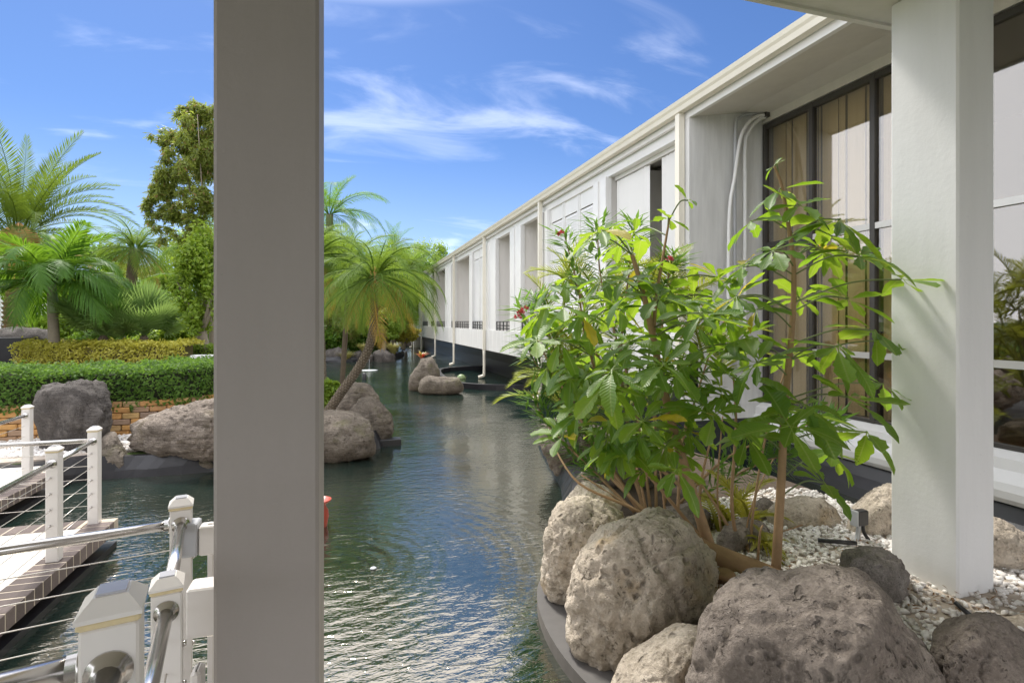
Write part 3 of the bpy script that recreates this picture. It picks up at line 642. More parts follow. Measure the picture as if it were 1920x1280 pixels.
# ------------------------------------------------------------------ rocks
def rock(poly, d, mat, label, thick=0.8, sub=5, amp=0.05, seed=0, p=2.3, fs=1.0, cat='boulder', group=None, tilt=0.0):
    poly = [(float(x), float(y)) for x, y in poly]
    xs, ys = [q[0] for q in poly], [q[1] for q in poly]
    cx, cy = (min(xs)+max(xs))/2, (min(ys)+max(ys))/2
    C = at_d(cx, cy, d); k = d/F_PX
    pts = [((x-cx)*k, (cy-y)*k) for x, y in poly]
    # star-shaped outline as a radius over angle
    th = np.linspace(-PI, PI, 181); R = np.zeros(181)
    for i, a in enumerate(th):
        best = 0; ca, sa = math.cos(a), math.sin(a)
        for j in range(len(pts)):
            (x0, y0), (x1, y1) = pts[j], pts[(j+1) % len(pts)]
            ex, ey = x1-x0, y1-y0; den = ca*ey-sa*ex
            if abs(den) < 1e-9: continue
            t = (x0*ey-y0*ex)/den; u = (x0*sa-y0*ca)/den
            if t > 0 and -1e-6 <= u <= 1+1e-6: best = max(best, t)
        R[i] = best
    R = np.convolve(np.concatenate([R[-4:-1], R, R[1:4]]), np.array([1, 2, 3, 4, 3, 2, 1])/16., 'valid')
    V0, F0 = ICO[sub]
    D = thick*0.5*min(max(xs)-min(xs), (max(ys)-min(ys))*1.4)*k
    ang = np.arctan2(V0[:, 2], V0[:, 0]); Rv = np.interp(ang, th, R)
    inpl = np.sqrt(V0[:, 0]**2+V0[:, 2]**2); r = 1.0/((inpl/np.maximum(Rv, 1e-4))**p+(np.abs(V0[:, 1])/D)**p)**(1/p)
    size = float(np.mean(R)); off = Vector((seed*7.3, seed*3.1, seed*1.7)); q = np.empty(len(V0))
    for i in range(len(V0)):
        v = Vector(V0[i])*r[i]/size
        h = 0.9*mnoise.noise(v*1.3*fs+off)+0.55*mnoise.noise(v*2.9*fs+off*2)+0.30*abs(mnoise.noise(v*5.5*fs+off*3))*-2+0.24*mnoise.noise(v*11*fs+off)
        if sub >= 6: h += 0.14*mnoise.noise(v*24*fs+off)-0.5*max(0, mnoise.noise(v*9+off*5)-0.34)-0.25*max(0, mnoise.noise(v*17+off*4)-0.3)
        dv = mnoise.voronoi(v*1.45*fs+off)[0]; dw = mnoise.voronoi(v*3.4*fs+off*2)[0]
        h += 0.75*(0.55-dv[0])-1.1*max(0, 0.12-(dv[1]-dv[0]))/0.12*0.35+0.12*(0.5-dw[0])-0.3*max(0, 0.10-(dw[1]-dw[0]))/0.10*0.3
        q[i] = 1+amp*1.45*h
    r = r*q/float(np.mean(q))
    P = V0*r[:, None]
    if tilt: P[:, 1] += P[:, 2]*tilt
    rv = ray(cx, cy); rv.z = 0; rv.normalize()        # depth axis runs away from the viewer's side
    W = P[:, :1]*np.array(RGT)+P[:, 1:2]*np.array(rv)+P[:, 2:3]*np.array(UP)
    me = npmesh('boulder', W, F0, M[mat], True)
    o = put('boulder', me, None, C); return tag(o, label, cat, group)
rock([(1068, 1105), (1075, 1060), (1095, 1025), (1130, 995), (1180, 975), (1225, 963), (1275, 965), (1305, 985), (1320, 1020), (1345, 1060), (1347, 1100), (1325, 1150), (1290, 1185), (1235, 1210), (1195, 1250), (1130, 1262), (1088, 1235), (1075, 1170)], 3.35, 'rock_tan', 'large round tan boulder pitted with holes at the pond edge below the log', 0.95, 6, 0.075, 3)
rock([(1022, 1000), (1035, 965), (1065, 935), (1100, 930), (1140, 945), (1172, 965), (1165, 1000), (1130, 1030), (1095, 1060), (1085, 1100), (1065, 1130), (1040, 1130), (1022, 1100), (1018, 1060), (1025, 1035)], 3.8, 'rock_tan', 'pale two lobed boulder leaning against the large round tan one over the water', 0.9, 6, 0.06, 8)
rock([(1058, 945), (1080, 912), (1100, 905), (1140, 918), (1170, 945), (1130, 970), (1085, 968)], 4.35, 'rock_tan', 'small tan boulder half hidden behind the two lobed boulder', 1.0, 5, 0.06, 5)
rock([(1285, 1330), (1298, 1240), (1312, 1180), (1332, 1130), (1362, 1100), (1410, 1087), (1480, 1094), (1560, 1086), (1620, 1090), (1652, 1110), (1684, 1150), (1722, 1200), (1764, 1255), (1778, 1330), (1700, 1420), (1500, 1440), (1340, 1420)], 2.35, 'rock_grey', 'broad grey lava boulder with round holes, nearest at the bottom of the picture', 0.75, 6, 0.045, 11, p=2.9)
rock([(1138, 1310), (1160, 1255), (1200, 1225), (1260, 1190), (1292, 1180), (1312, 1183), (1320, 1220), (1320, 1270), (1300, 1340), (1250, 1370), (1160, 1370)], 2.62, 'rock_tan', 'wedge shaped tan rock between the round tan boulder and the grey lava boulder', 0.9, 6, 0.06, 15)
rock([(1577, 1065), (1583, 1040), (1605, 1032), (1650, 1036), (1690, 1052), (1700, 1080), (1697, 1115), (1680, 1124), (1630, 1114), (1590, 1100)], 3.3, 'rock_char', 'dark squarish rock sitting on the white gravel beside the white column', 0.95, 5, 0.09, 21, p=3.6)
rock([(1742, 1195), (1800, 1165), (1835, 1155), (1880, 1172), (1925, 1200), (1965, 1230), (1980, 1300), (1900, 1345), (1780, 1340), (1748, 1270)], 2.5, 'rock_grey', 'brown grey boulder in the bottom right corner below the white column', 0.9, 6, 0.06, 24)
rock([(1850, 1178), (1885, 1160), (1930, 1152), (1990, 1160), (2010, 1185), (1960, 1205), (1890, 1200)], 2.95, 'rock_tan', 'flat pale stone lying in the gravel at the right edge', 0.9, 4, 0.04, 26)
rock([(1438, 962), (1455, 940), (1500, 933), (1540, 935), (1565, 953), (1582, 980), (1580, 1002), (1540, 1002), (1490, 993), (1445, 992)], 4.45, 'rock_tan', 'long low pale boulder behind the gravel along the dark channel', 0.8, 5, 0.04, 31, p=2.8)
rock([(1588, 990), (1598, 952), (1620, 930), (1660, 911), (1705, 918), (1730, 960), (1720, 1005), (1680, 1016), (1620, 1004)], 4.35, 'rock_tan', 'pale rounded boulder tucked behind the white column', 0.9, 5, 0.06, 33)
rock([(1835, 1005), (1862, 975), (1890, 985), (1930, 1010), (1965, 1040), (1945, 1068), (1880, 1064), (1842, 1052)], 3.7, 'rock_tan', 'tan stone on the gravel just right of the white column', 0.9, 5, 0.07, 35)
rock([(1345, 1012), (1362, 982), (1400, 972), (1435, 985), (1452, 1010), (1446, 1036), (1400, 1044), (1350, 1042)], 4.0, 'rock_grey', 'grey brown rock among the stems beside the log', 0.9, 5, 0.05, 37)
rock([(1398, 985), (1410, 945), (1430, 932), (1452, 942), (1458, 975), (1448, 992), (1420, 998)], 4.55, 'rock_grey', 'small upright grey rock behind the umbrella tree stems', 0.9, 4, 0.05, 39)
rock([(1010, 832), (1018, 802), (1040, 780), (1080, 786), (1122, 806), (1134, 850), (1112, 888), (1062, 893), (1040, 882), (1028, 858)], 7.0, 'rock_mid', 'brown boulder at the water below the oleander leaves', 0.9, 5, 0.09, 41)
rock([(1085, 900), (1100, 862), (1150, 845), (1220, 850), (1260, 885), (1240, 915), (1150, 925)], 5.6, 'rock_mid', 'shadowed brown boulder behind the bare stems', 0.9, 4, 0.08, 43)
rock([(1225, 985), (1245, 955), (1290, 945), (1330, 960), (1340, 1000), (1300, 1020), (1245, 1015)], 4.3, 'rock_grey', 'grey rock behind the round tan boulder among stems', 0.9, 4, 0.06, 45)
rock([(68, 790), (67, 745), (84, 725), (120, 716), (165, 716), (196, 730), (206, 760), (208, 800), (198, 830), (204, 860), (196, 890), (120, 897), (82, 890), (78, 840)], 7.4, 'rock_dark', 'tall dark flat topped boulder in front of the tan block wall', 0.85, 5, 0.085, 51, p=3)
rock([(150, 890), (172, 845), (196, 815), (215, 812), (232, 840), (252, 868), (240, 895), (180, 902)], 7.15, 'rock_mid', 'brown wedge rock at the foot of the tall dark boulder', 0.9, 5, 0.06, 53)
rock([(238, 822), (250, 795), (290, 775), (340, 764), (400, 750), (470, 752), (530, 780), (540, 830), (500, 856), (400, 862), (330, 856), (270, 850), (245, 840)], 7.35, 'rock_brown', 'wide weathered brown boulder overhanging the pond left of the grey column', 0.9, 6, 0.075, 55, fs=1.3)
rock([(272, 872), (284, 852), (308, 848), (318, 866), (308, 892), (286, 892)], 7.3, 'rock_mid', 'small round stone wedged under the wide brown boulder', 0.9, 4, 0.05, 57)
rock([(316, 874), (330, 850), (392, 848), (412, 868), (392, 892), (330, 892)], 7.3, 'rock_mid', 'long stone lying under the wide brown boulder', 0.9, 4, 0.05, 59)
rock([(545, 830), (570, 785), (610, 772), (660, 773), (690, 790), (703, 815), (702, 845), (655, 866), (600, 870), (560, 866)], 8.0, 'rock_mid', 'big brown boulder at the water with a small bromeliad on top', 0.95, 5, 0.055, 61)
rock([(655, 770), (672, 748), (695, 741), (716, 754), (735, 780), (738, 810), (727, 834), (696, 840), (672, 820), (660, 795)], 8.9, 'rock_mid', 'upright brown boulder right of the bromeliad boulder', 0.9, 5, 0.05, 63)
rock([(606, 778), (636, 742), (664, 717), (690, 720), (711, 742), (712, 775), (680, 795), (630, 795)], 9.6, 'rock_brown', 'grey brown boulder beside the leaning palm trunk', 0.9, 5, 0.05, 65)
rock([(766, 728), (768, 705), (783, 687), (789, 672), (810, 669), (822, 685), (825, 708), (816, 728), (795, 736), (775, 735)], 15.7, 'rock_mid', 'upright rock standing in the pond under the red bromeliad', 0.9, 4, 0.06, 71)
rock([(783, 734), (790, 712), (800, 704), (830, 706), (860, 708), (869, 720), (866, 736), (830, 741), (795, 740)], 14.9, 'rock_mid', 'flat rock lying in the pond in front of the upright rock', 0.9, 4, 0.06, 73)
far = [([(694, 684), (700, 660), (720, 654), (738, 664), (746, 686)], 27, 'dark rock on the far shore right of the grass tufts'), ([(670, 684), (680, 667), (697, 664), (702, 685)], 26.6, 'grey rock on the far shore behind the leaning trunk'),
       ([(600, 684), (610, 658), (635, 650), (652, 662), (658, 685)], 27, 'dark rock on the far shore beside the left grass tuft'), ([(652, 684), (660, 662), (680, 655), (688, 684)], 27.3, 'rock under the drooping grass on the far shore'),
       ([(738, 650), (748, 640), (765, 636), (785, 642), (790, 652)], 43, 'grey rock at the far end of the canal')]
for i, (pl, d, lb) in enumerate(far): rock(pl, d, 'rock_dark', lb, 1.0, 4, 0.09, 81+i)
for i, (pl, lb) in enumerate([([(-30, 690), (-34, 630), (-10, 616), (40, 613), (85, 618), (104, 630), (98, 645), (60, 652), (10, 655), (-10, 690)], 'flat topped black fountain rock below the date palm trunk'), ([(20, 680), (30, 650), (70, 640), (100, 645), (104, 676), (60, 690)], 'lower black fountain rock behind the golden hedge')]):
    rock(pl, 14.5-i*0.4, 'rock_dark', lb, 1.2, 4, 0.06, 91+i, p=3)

# ------------------------------------------------------------------ walkway decks with brick edging
def deck(name, x0, x1, y0, y1, edges):
    o = MB().box(x0, x1, y0, y1, 0.05, 0.246).build(name, M['concrete'], None, origin=(x1, y0, 0.05)); o['kind'] = 'structure'
    bed = MB()
    bm_ = MB().bbox(-0.0465, 0.0465, -0.10, 0.10, -0.115, 0, 0.004); me = mesh('brick', bm_.v, bm_.f, M['paver'])
    for (ax, fix, a, bb, sgn) in edges:
        n = int((bb-a)/0.104)
        for k in range(n):
            u = a+0.052+k*0.104
            c = (fix+sgn*0.10, u, 0.252) if ax == 'y' else (u, fix+sgn*0.10, 0.252)
            q = put('brick', me, o, c); q.rotation_euler.z = PI/2 if ax == 'y' else 0
            q.location.z += random.uniform(-0.002, 0.002)
        if ax == 'y': bed.box(min(fix, fix+sgn*0.198), max(fix, fix+sgn*0.198), a+0.01, bb-0.01, 0.14, 0.2495)
        else: bed.box(a+0.01, bb-0.01, min(fix, fix+sgn*0.198), max(fix, fix+sgn*0.198), 0.14, 0.2495)
    bed.build('mortar_bed', M['mortar'], o)
    for k in range(1, 8):        # joints of the slab
        pass
    return o
d1 = deck('walkway', -8.0, -2.17, 2.2, 5.42, [('y', -2.17, 2.3, 5.62, 1), ('x', 5.42, -4.6, -2.17, 1)])
jt = MB()
for k in range(1, 5):
    jt.box(-2.17-k*0.62-0.006, -2.17-k*0.62, 2.21, 5.41, 0.2462, 0.2485)
jt.build('joint', M['mortar'], d1)
d2 = deck('walkway', -8.0, -3.46, 5.62, 7.9, [('y', -3.46, 5.66, 7.6, 1)])
o = MB().box(-8, -1.98, 2.2, 5.6, -0.2, 0.05).box(-8, -3.28, 5.6, 7.9, -0.2, 0.05).build('walkway_footing', M['liner']); o['kind'] = 'structure'

# ------------------------------------------------------------------ cable railings
def make_post(parent, x, y, zb, zt, wdt=0.078, rot=0.0):
    def RT(m):
        if rot:
            c_, s_ = math.cos(rot), math.sin(rot); m.v = [(x+(a-x)*c_-(b_-y)*s_, y+(a-x)*s_+(b_-y)*c_, z) for a, b_, z in m.v]
        return m
    h = wdt/2
    po = RT(MB().bbox(x-h, x+h, y-h, y+h, zb, zt-0.046, 0.004)).build('post', M['vinyl'], parent)
    e = h+0.005
    RT(MB().bbox(x-h-0.003, x+h+0.003, y-h-0.003, y+h+0.002, zt-0.046, zt-0.034, 0.003)).build('lamp_lens', M['lens'], po)
    c = MB(); b0 = 0
    z0, z1, z2 = zt-0.034, zt-0.027, zt-0.004; i = h*0.60
    c.v = [(x+sx*e, y+sy*e, z0) for sx, sy in ((-1, -1), (1, -1), (1, 1), (-1, 1))]+[(x+sx*e, y+sy*e, z1) for sx, sy in ((-1, -1), (1, -1), (1, 1), (-1, 1))]+[(x+sx*i, y+sy*i, z2) for sx, sy in ((-1, -1), (1, -1), (1, 1), (-1, 1))]
    c.f = [(3, 2, 1, 0), (8, 9, 10, 11)]+[(k, (k+1) % 4, 4+(k+1) % 4, 4+k) for k in range(4)]+[(4+k, 4+(k+1) % 4, 8+(k+1) % 4, 8+k) for k in range(4)]
    RT(c).build('cap', M['vinyl'], po)
    RT(MB().box(x-i*0.85, x+i*0.85, y-i*0.85, y+i*0.85, z2, z2+0.004)).build('solar_panel', M['solar'], po)
    return po
def flange(po, p, axis):
    p = Vector(p); a = Vector(axis).normalized()
    MB().tube([p, p+a*0.004, p+a*0.006, p+a*0.02], [0.033, 0.033, 0.024, 0.0235], 20).build('flange', M['steel'], po, True)
def rail(parent, pts, r=0.0195): MB().tube(pts, r, 14).build('handrail', M['steel'], parent, True)
def cable(parent, a, bb, r=0.0026): MB().tube([a, bb], r, 6).build('cable', M['cable'], parent, True)
NR = thing('cable_railing', (-0.64, 2.28, 0), 'near white railing with steel handrails and solar capped posts beside the grey column', 'railing')
PW = 0.078; h_ = PW/2; RA = math.radians(11.8)
A = at_d(340, 930, 2.23).xy; C_ = at_d(314, 1074, 1.62).xy; Dp = at_d(212, 1099, 0.88).xy
tw, lf = Vector((math.sin(RA), -math.cos(RA))), Vector((-math.cos(RA), -math.sin(RA)))     # towards the viewer, to the left
pa = make_post(NR, A.x, A.y, -0.4, 1.276, rot=RA); pc = make_post(NR, C_.x, C_.y, -0.4, 1.243, rot=RA); pd = make_post(NR, Dp.x, Dp.y, -0.2, 1.567, rot=RA)
def V3(v, z): return Vector((v.x, v.y, z))
zr, zn = 1.155, 1.450
fa, fc, fd = A+tw*h_, C_+tw*h_, Dp+tw*h_; bc, bd = C_-tw*h_, Dp-tw*h_; la, ld = A+lf*h_, Dp+lf*h_
rail(NR, [V3(fa, zr+0.015), V3(bc, zr)]); rail(NR, [V3(fc, zr-0.01), V3(bd, zr-0.02)])
flange(pa, V3(fa, zr+0.015), V3(tw, 0)); flange(pc, V3(fc, zr-0.01), V3(tw, 0))
ea, ed_ = A+lf*1.9, Dp+lf*1.9
rail(NR, [V3(la, zr+0.01), V3(ea, zr+0.01)]); rail(NR, [V3(ld, zn), V3(ed_, zn)]); rail(NR, [V3(fd, zn), V3(Dp+tw*0.9, zn)])
flange(pd, V3(fd, zn), V3(tw, 0)); flange(pd, V3(ld, zn), V3(lf, 0)); flange(pa, V3(la, zr+0.01), V3(lf, 0))
for k in range(6):
    z = 1.06-0.098*k
    cable(NR, V3(la, z), V3(ea, z)); cable(NR, V3(fa, z), V3(bc, z)); cable(NR, V3(fc, z), V3(bd, z))
for k in range(7): cable(NR, V3(ld, 1.37-0.098*k), V3(ed_, 1.37-0.098*k))
make_post(NR, ea.x, ea.y, -0.3, 1.276, rot=RA); make_post(NR, ed_.x, ed_.y, -0.2, 1.567, rot=RA)
for z in (1.02, 0.90, 0.78, 0.66, 0.54):
    for po, c2 in ((pc, C_), (pa, A)):
        e_ = c2-lf*h_; MB().tube([V3(e_, z), V3(e_-lf*0.010, z)], [0.010, 0.007], 10).build('bolt', M['steel'], po, True)
DR = thing('cable_railing', (-2.05, 5.0, 0.25), 'white cable railing round the corner of the walkway edged with dark bricks', 'railing')
E1, E2 = Vector((-2.07, 4.75)), Vector((-2.12, 5.53))
p1 = make_post(DR, E1.x, E1.y, 0.248, 1.09); p2 = make_post(DR, E2.x, E2.y, 0.248, 1.09); p3 = make_post(DR, -1.98, 2.7, 0.248, 1.09); p4 = make_post(DR, -5.2, 5.53, 0.248, 1.09)
zr = 0.965
rail(DR, [(E2.x, E2.y-h_, zr), (E1.x, E1.y+h_, zr)]); rail(DR, [(E1.x, E1.y-h_, zr), (-1.98, 2.7+h_, zr)]); rail(DR, [(E2.x-h_, E2.y, zr), (-5.2+h_, 5.53, zr)])
flange(p1, (E1.x, E1.y-h_, zr), (0, -1, 0)); flange(p2, (E2.x, E2.y-h_, zr), (0, -1, 0))
for k in range(5):
    z = 0.86-0.115*k
    cable(DR, (E2.x, E2.y-h_, z), (E1.x, E1.y+h_, z)); cable(DR, (E1.x, E1.y-h_, z), (-1.98, 2.7+h_, z)); cable(DR, (E2.x-h_, E2.y, z), (-5.2+h_, 5.53, z))
    for po, e_ in ((p1, E1), (p2, E2)):
        MB().tube([(e_.x-0.01, e_.y-h_, z), (e_.x-0.01, e_.y-h_-0.012, z)], [0.008, 0.006], 8).build('cable_stop', M['steel'], po, True)
FR = thing('cable_railing', (-3.44, 7.3, 0.25), 'far white cable railing ending by the white gravel at the left edge', 'railing')
p5 = make_post(FR, -3.44, 7.32, 0.248, 1.07); p6 = make_post(FR, -3.40, 5.75, 0.248, 1.07)
rail(FR, [(-3.44, 7.28, 0.955), (-3.40, 5.79, 0.955)]); flange(p5, (-3.44, 7.26, 0.955), (0, -1, 0))
for k in range(5): cable(FR, (-3.44, 7.26, 0.84-0.115*k), (-3.40, 5.81, 0.84-0.115*k))
# white gate between railing and column
G = thing('gate', (-0.6, 3.27, 0.2), 'white gate with square spindles and a grey hinge between railing and grey column', 'gate')
y0 = A.y-0.02
q0, q1 = at_y(374, 985, y0), at_y(404, 1036, y0)
MB().bbox(q0.x, -0.30, y0-0.02, y0+0.04, q1.z, q0.z, 0.005).build('top_rail', M['vinyl'], G)
q0, q1 = at_y(358, 980, y0), at_y(374, 1038, y0)
MB().bbox(q0.x-0.035, q1.x-0.002, y0-0.03, y0+0.05, q1.z, q0.z+0.005, 0.005).build('hinge_leaf', M['pipe_grey'], G)
for k in range(4):
    z = q1.z+0.015+0.025*k; MB().tube([(q0.x-0.03, y0-0.04, z), (q0.x-0.03, y0-0.04, z+0.018)], 0.008, 10).build('hinge_knuckle', M['steel'], G, True)
q0, q1 = at_y(352, 1100, y0-0.27), at_y(404, 1184, y0-0.27)
MB().bbox(q0.x, -0.30, y0-0.30, y0-0.2, q1.z, q0.z, 0.006).build('bottom_rail', M['vinyl'], G)
for px in (394, 424, 454):
    q0 = at_y(px, 1000, y0); MB().bbox(q0.x-0.011, q0.x+0.011, y0, y0+0.022, -0.3, 1.16, 0.003).build('spindle', M['vinyl'], G)
q0, q1 = at_y(362, 1248, y0-0.27), at_y(371, 1275, y0-0.27); MB().bbox(q0.x, q1.x+0.02, y0-0.32, y0-0.24, q1.z-0.05, q0.z, 0.01).build('bracket', M['vinyl'], G)

# ------------------------------------------------------------------ retaining wall + hedges
WP = [(-14, 9.5), (-3.0, 9.5), (-2.62, 9.62), (-2.3, 9.85), (-2.08, 10.2), (-1.95, 10.7), (-1.9, 12.0), (-1.9, 14.0)]
def along(poly, step, start=0.0, end=1e9):
    o = []; acc = 0; nxt = start
    for i in range(len(poly)-1):
        a, bb = Vector(poly[i]), Vector(poly[i+1]); l = (bb-a).length
        while nxt <= acc+l and nxt <= end:
            t = (nxt-acc)/l; o.append((a.lerp(bb, t), (bb-a).normalized())); nxt += step
        acc += l
    return o
RW = thing('retaining_wall', (-5, 9.5, 0.25), 'low curved wall of tan and brown garden blocks under the clipped hedge', 'wall', None)
core = [(x, y+0.10) for x, y in WP]; cpoly = core+[(-2.2, 14), (-2.25, 12), (-2.3, 10.9), (-2.5, 10.3), (-3.0, 9.85), (-14, 9.85)]
MB().prism_z([(x+(0.0), y) for x, y in [(-14, 9.6), (-3.02, 9.6), (-2.7, 9.7), (-2.4, 9.92), (-2.18, 10.25), (-2.05, 10.7), (-2.0, 12), (-2.0, 14), (-2.3, 14), (-2.3, 10.9), (-2.6, 10.2), (-3.1, 9.9), (-14, 9.9)]], 0.2, 0.74).build('wall_core', M['soil'], RW)
bmes = []
for v in range(4):
    m = MB().bbox(-0.112, 0.112, -0.06, 0.06, 0, 0.083, 0.012)
    m.v = [(x+random.uniform(-.004, .004), y+random.uniform(-.007, .007), z+random.uniform(-.002, .002)) for x, y, z in m.v]
    bmes.append(mesh('brick', m.v, m.f, M['block']))
for r in range(6):
    for c, tdir in along(WP, 0.232, 7.0+(0.116 if r % 2 else 0), 13.6):
        nrm = Vector((-tdir.y, tdir.x)); c2 = c+nrm*(0.012*r+random.uniform(-0.006, 0.006))
        o = put('brick', random.choice(bmes), RW, (c2.x, c2.y, 0.262+r*0.087)); o.rotation_euler.z = math.atan2(tdir.y, tdir.x)+random.uniform(-.02, .02)
o = MB().prism_z([(-14, 9.7), (-3.05, 9.7), (-2.45, 10.0), (-2.12, 10.6), (-2.05, 14), (-2.05, 17), (-14, 17)], 0.3, 0.75).build('planter_soil', M['soil']); o['kind'] = 'structure'

def hedge(name, label, front, depth, z0, z1, nleaf, size, mat, core, droop=0.03, length=12.5, round_=0.12):
    """front = polyline of the face; the hedge lies on its left side"""
    fr = along(front, 0.05)
    base = (front[0][0]*0.5+front[-1][0]*0.5, front[0][1], z0)
    T = thing(name, base, label, 'hedge')
    # dark solid core added inside to block the view through the leaves
    inner = [(p+Vector((-t.y, t.x))*0.10) for p, t in fr[::6]]; outer = [(p+Vector((-t.y, t.x))*(depth-0.08)) for p, t in fr[::6]]
    m = MB(); n = len(inner)
    for k, (a, bb) in enumerate(zip(inner, outer)): m.v += [(a.x, a.y, z0), (a.x, a.y, z1-0.09), (bb.x, bb.y, z1-0.07), (bb.x, bb.y, z0)]
    for k in range(n-1):
        for j in range(3): m.f.append((k*4+j, k*4+j+1, k*4+5+j, k*4+4+j))
    m.f += [(0, 1, 2, 3), ((n-1)*4+3, (n-1)*4+2, (n-1)*4+1, (n-1)*4)]
    m.build('inner_core', M[core], T)
    # leaves on the face, top, ends
    h = z1-z0; idx = rng.integers(0, len(fr), nleaf); s = rng.uniform(0, 1, nleaf); P = np.empty((nleaf, 3)); Nn = np.empty((nleaf, 3))
    ft = h/(h+depth)
    for i in range(nleaf):
        p, t = fr[idx[i]]; nx, ny = -t.y, t.x
        bumpy = 0.085*mnoise.noise(Vector((p.x*2.2, p.y*2.2, s[i]*4)))+0.03*mnoise.noise(Vector((p.x*7, p.y*7, s[i]*11)))
        if s[i] < ft:
            u = s[i]/ft; z = z0-droop+(h+droop)*u; ins = 0.02+bumpy+round_*max(0, u-0.8)*max(0, u-0.8)*14
            P[i] = (p.x+nx*ins, p.y+ny*ins, z); Nn[i] = (-nx, -ny, 0.35)
        else:
            u = (s[i]-ft)/(1-ft); ins = depth*u
            P[i] = (p.x+nx*ins, p.y+ny*ins, z1-0.02+bumpy-round_*max(0, 0.12-u)*2.5); Nn[i] = (-nx*0.2, -ny*0.2, 1)
    P += rng.normal(size=P.shape)*0.022; sh_ = rng.random(nleaf) < 0.012; P[sh_, 2] += rng.uniform(0.02, 0.10, sh_.sum())*(s[sh_] > ft); Nn = Nn+rng.normal(size=Nn.shape)*0.55
    D = np.cross(Nn, rdir(nleaf)); D[:, 2] -= 0.1
    leaf_obj('foliage', P, D, Nn, rng.uniform(0.7, 1.3, nleaf)*size, rng.uniform(0.4, 0.6, nleaf)*size, M[mat], T, base)
    return T
hedge('hedge', 'dark green clipped hedge on top of the tan block wall', [(-13, 9.48), (-3.05, 9.48), (-2.62, 9.6), (-2.28, 9.85), (-2.05, 10.25), (-1.93, 10.7), (-1.9, 12.0)], 1.35, 0.75, 1.27, 42000, 0.062, 'hedge', 'hedge_core', 0.08)
ga, gb = at_d(24, 660, 12.2), at_d(346, 660, 12.2)
hedge('hedge', 'golden yellow clipped hedge behind the dark green one', [(ga.x, ga.y), (gb.x, gb.y)], 0.9, 0.75, 1.50, 9000, 0.075, 'gold', 'gold_core', 0.0)
ga, gb = at_d(340, 660, 13.2), at_d(480, 660, 13.2)
hedge('hedge', 'low green hedge with orange flowers at the right end of the golden hedge', [(ga.x, ga.y), (gb.x, gb.y)], 0.7, 0.75, 1.36, 4000, 0.07, 'tree2', 'hedge_core', 0.0)
qa, qb = at_d(358, 668, 11.3), at_d(470, 668, 11.3)
lk = thing('white_kerb', qa, 'white concrete ledge at the right end of the golden hedge', 'ledge')
MB().box(qa.x, qb.x, qa.y-0.1, qa.y+0.25, 0.75, qa.z+0.02).build('ledge', M['trim'], lk)

# ------------------------------------------------------------------ palms
def frond_mesh(name, Lf, elev, sag, nl, ll, lw, vup, drp, mat, rr=0.02, power=1.25, start=0.14):
    n = 18; pos = [Vector((0, 0, 0))]; tans = []
    for i in range(n+1):
        a = elev-sag*(i/n)**power; tans.append(Vector((math.cos(a), 0, math.sin(a))))
        if i < n: pos.append(pos[-1]+tans[-1]*(Lf/n))
    V, Fq = [], []
    m = MB(); m.tube(pos[:n+1], [rr*(1-0.85*i/n) for i in range(n+1)], 4)
    V += m.v; Fq += m.f
    for i in range(nl):
        t = start+(1-start)*(i+0.5)/nl; x = t*n; k = min(int(x), n-1); f = x-k
        p = pos[k].lerp(pos[k+1], f); tg = tans[k].lerp(tans[k+1], f).normalized(); nu = Vector((-tg.z, 0, tg.x))
        lenf = ll*(math.sin(PI*(0.16+0.80*t))**0.7)*random.uniform(0.88, 1.1)
        ang = math.radians(62-34*t)+random.uniform(-.08, .08)
        for sgn in (-1, 1):
            d0 = (tg*math.cos(ang)+Vector((0, sgn, 0))*math.sin(ang)+nu*vup*random.uniform(0.6, 1.3)).normalized()
            mid = p+d0*lenf*0.5-Vector((0, 0, drp*lenf*0.18)); tip = p+d0*lenf-Vector((0, 0, drp*lenf*random.uniform(0.5, 0.8)))
            sdv = tg*lw*0.5; b0 = len(V)
            V += [tuple(p-sdv*0.5), tuple(p+sdv*0.5), tuple(mid+sdv), tuple(mid-sdv), tuple(tip)]
            Fq += [(b0, b0+1, b0+2, b0+3), (b0+3, b0+2, b0+4)]
    return mesh(name, V, Fq, mat)
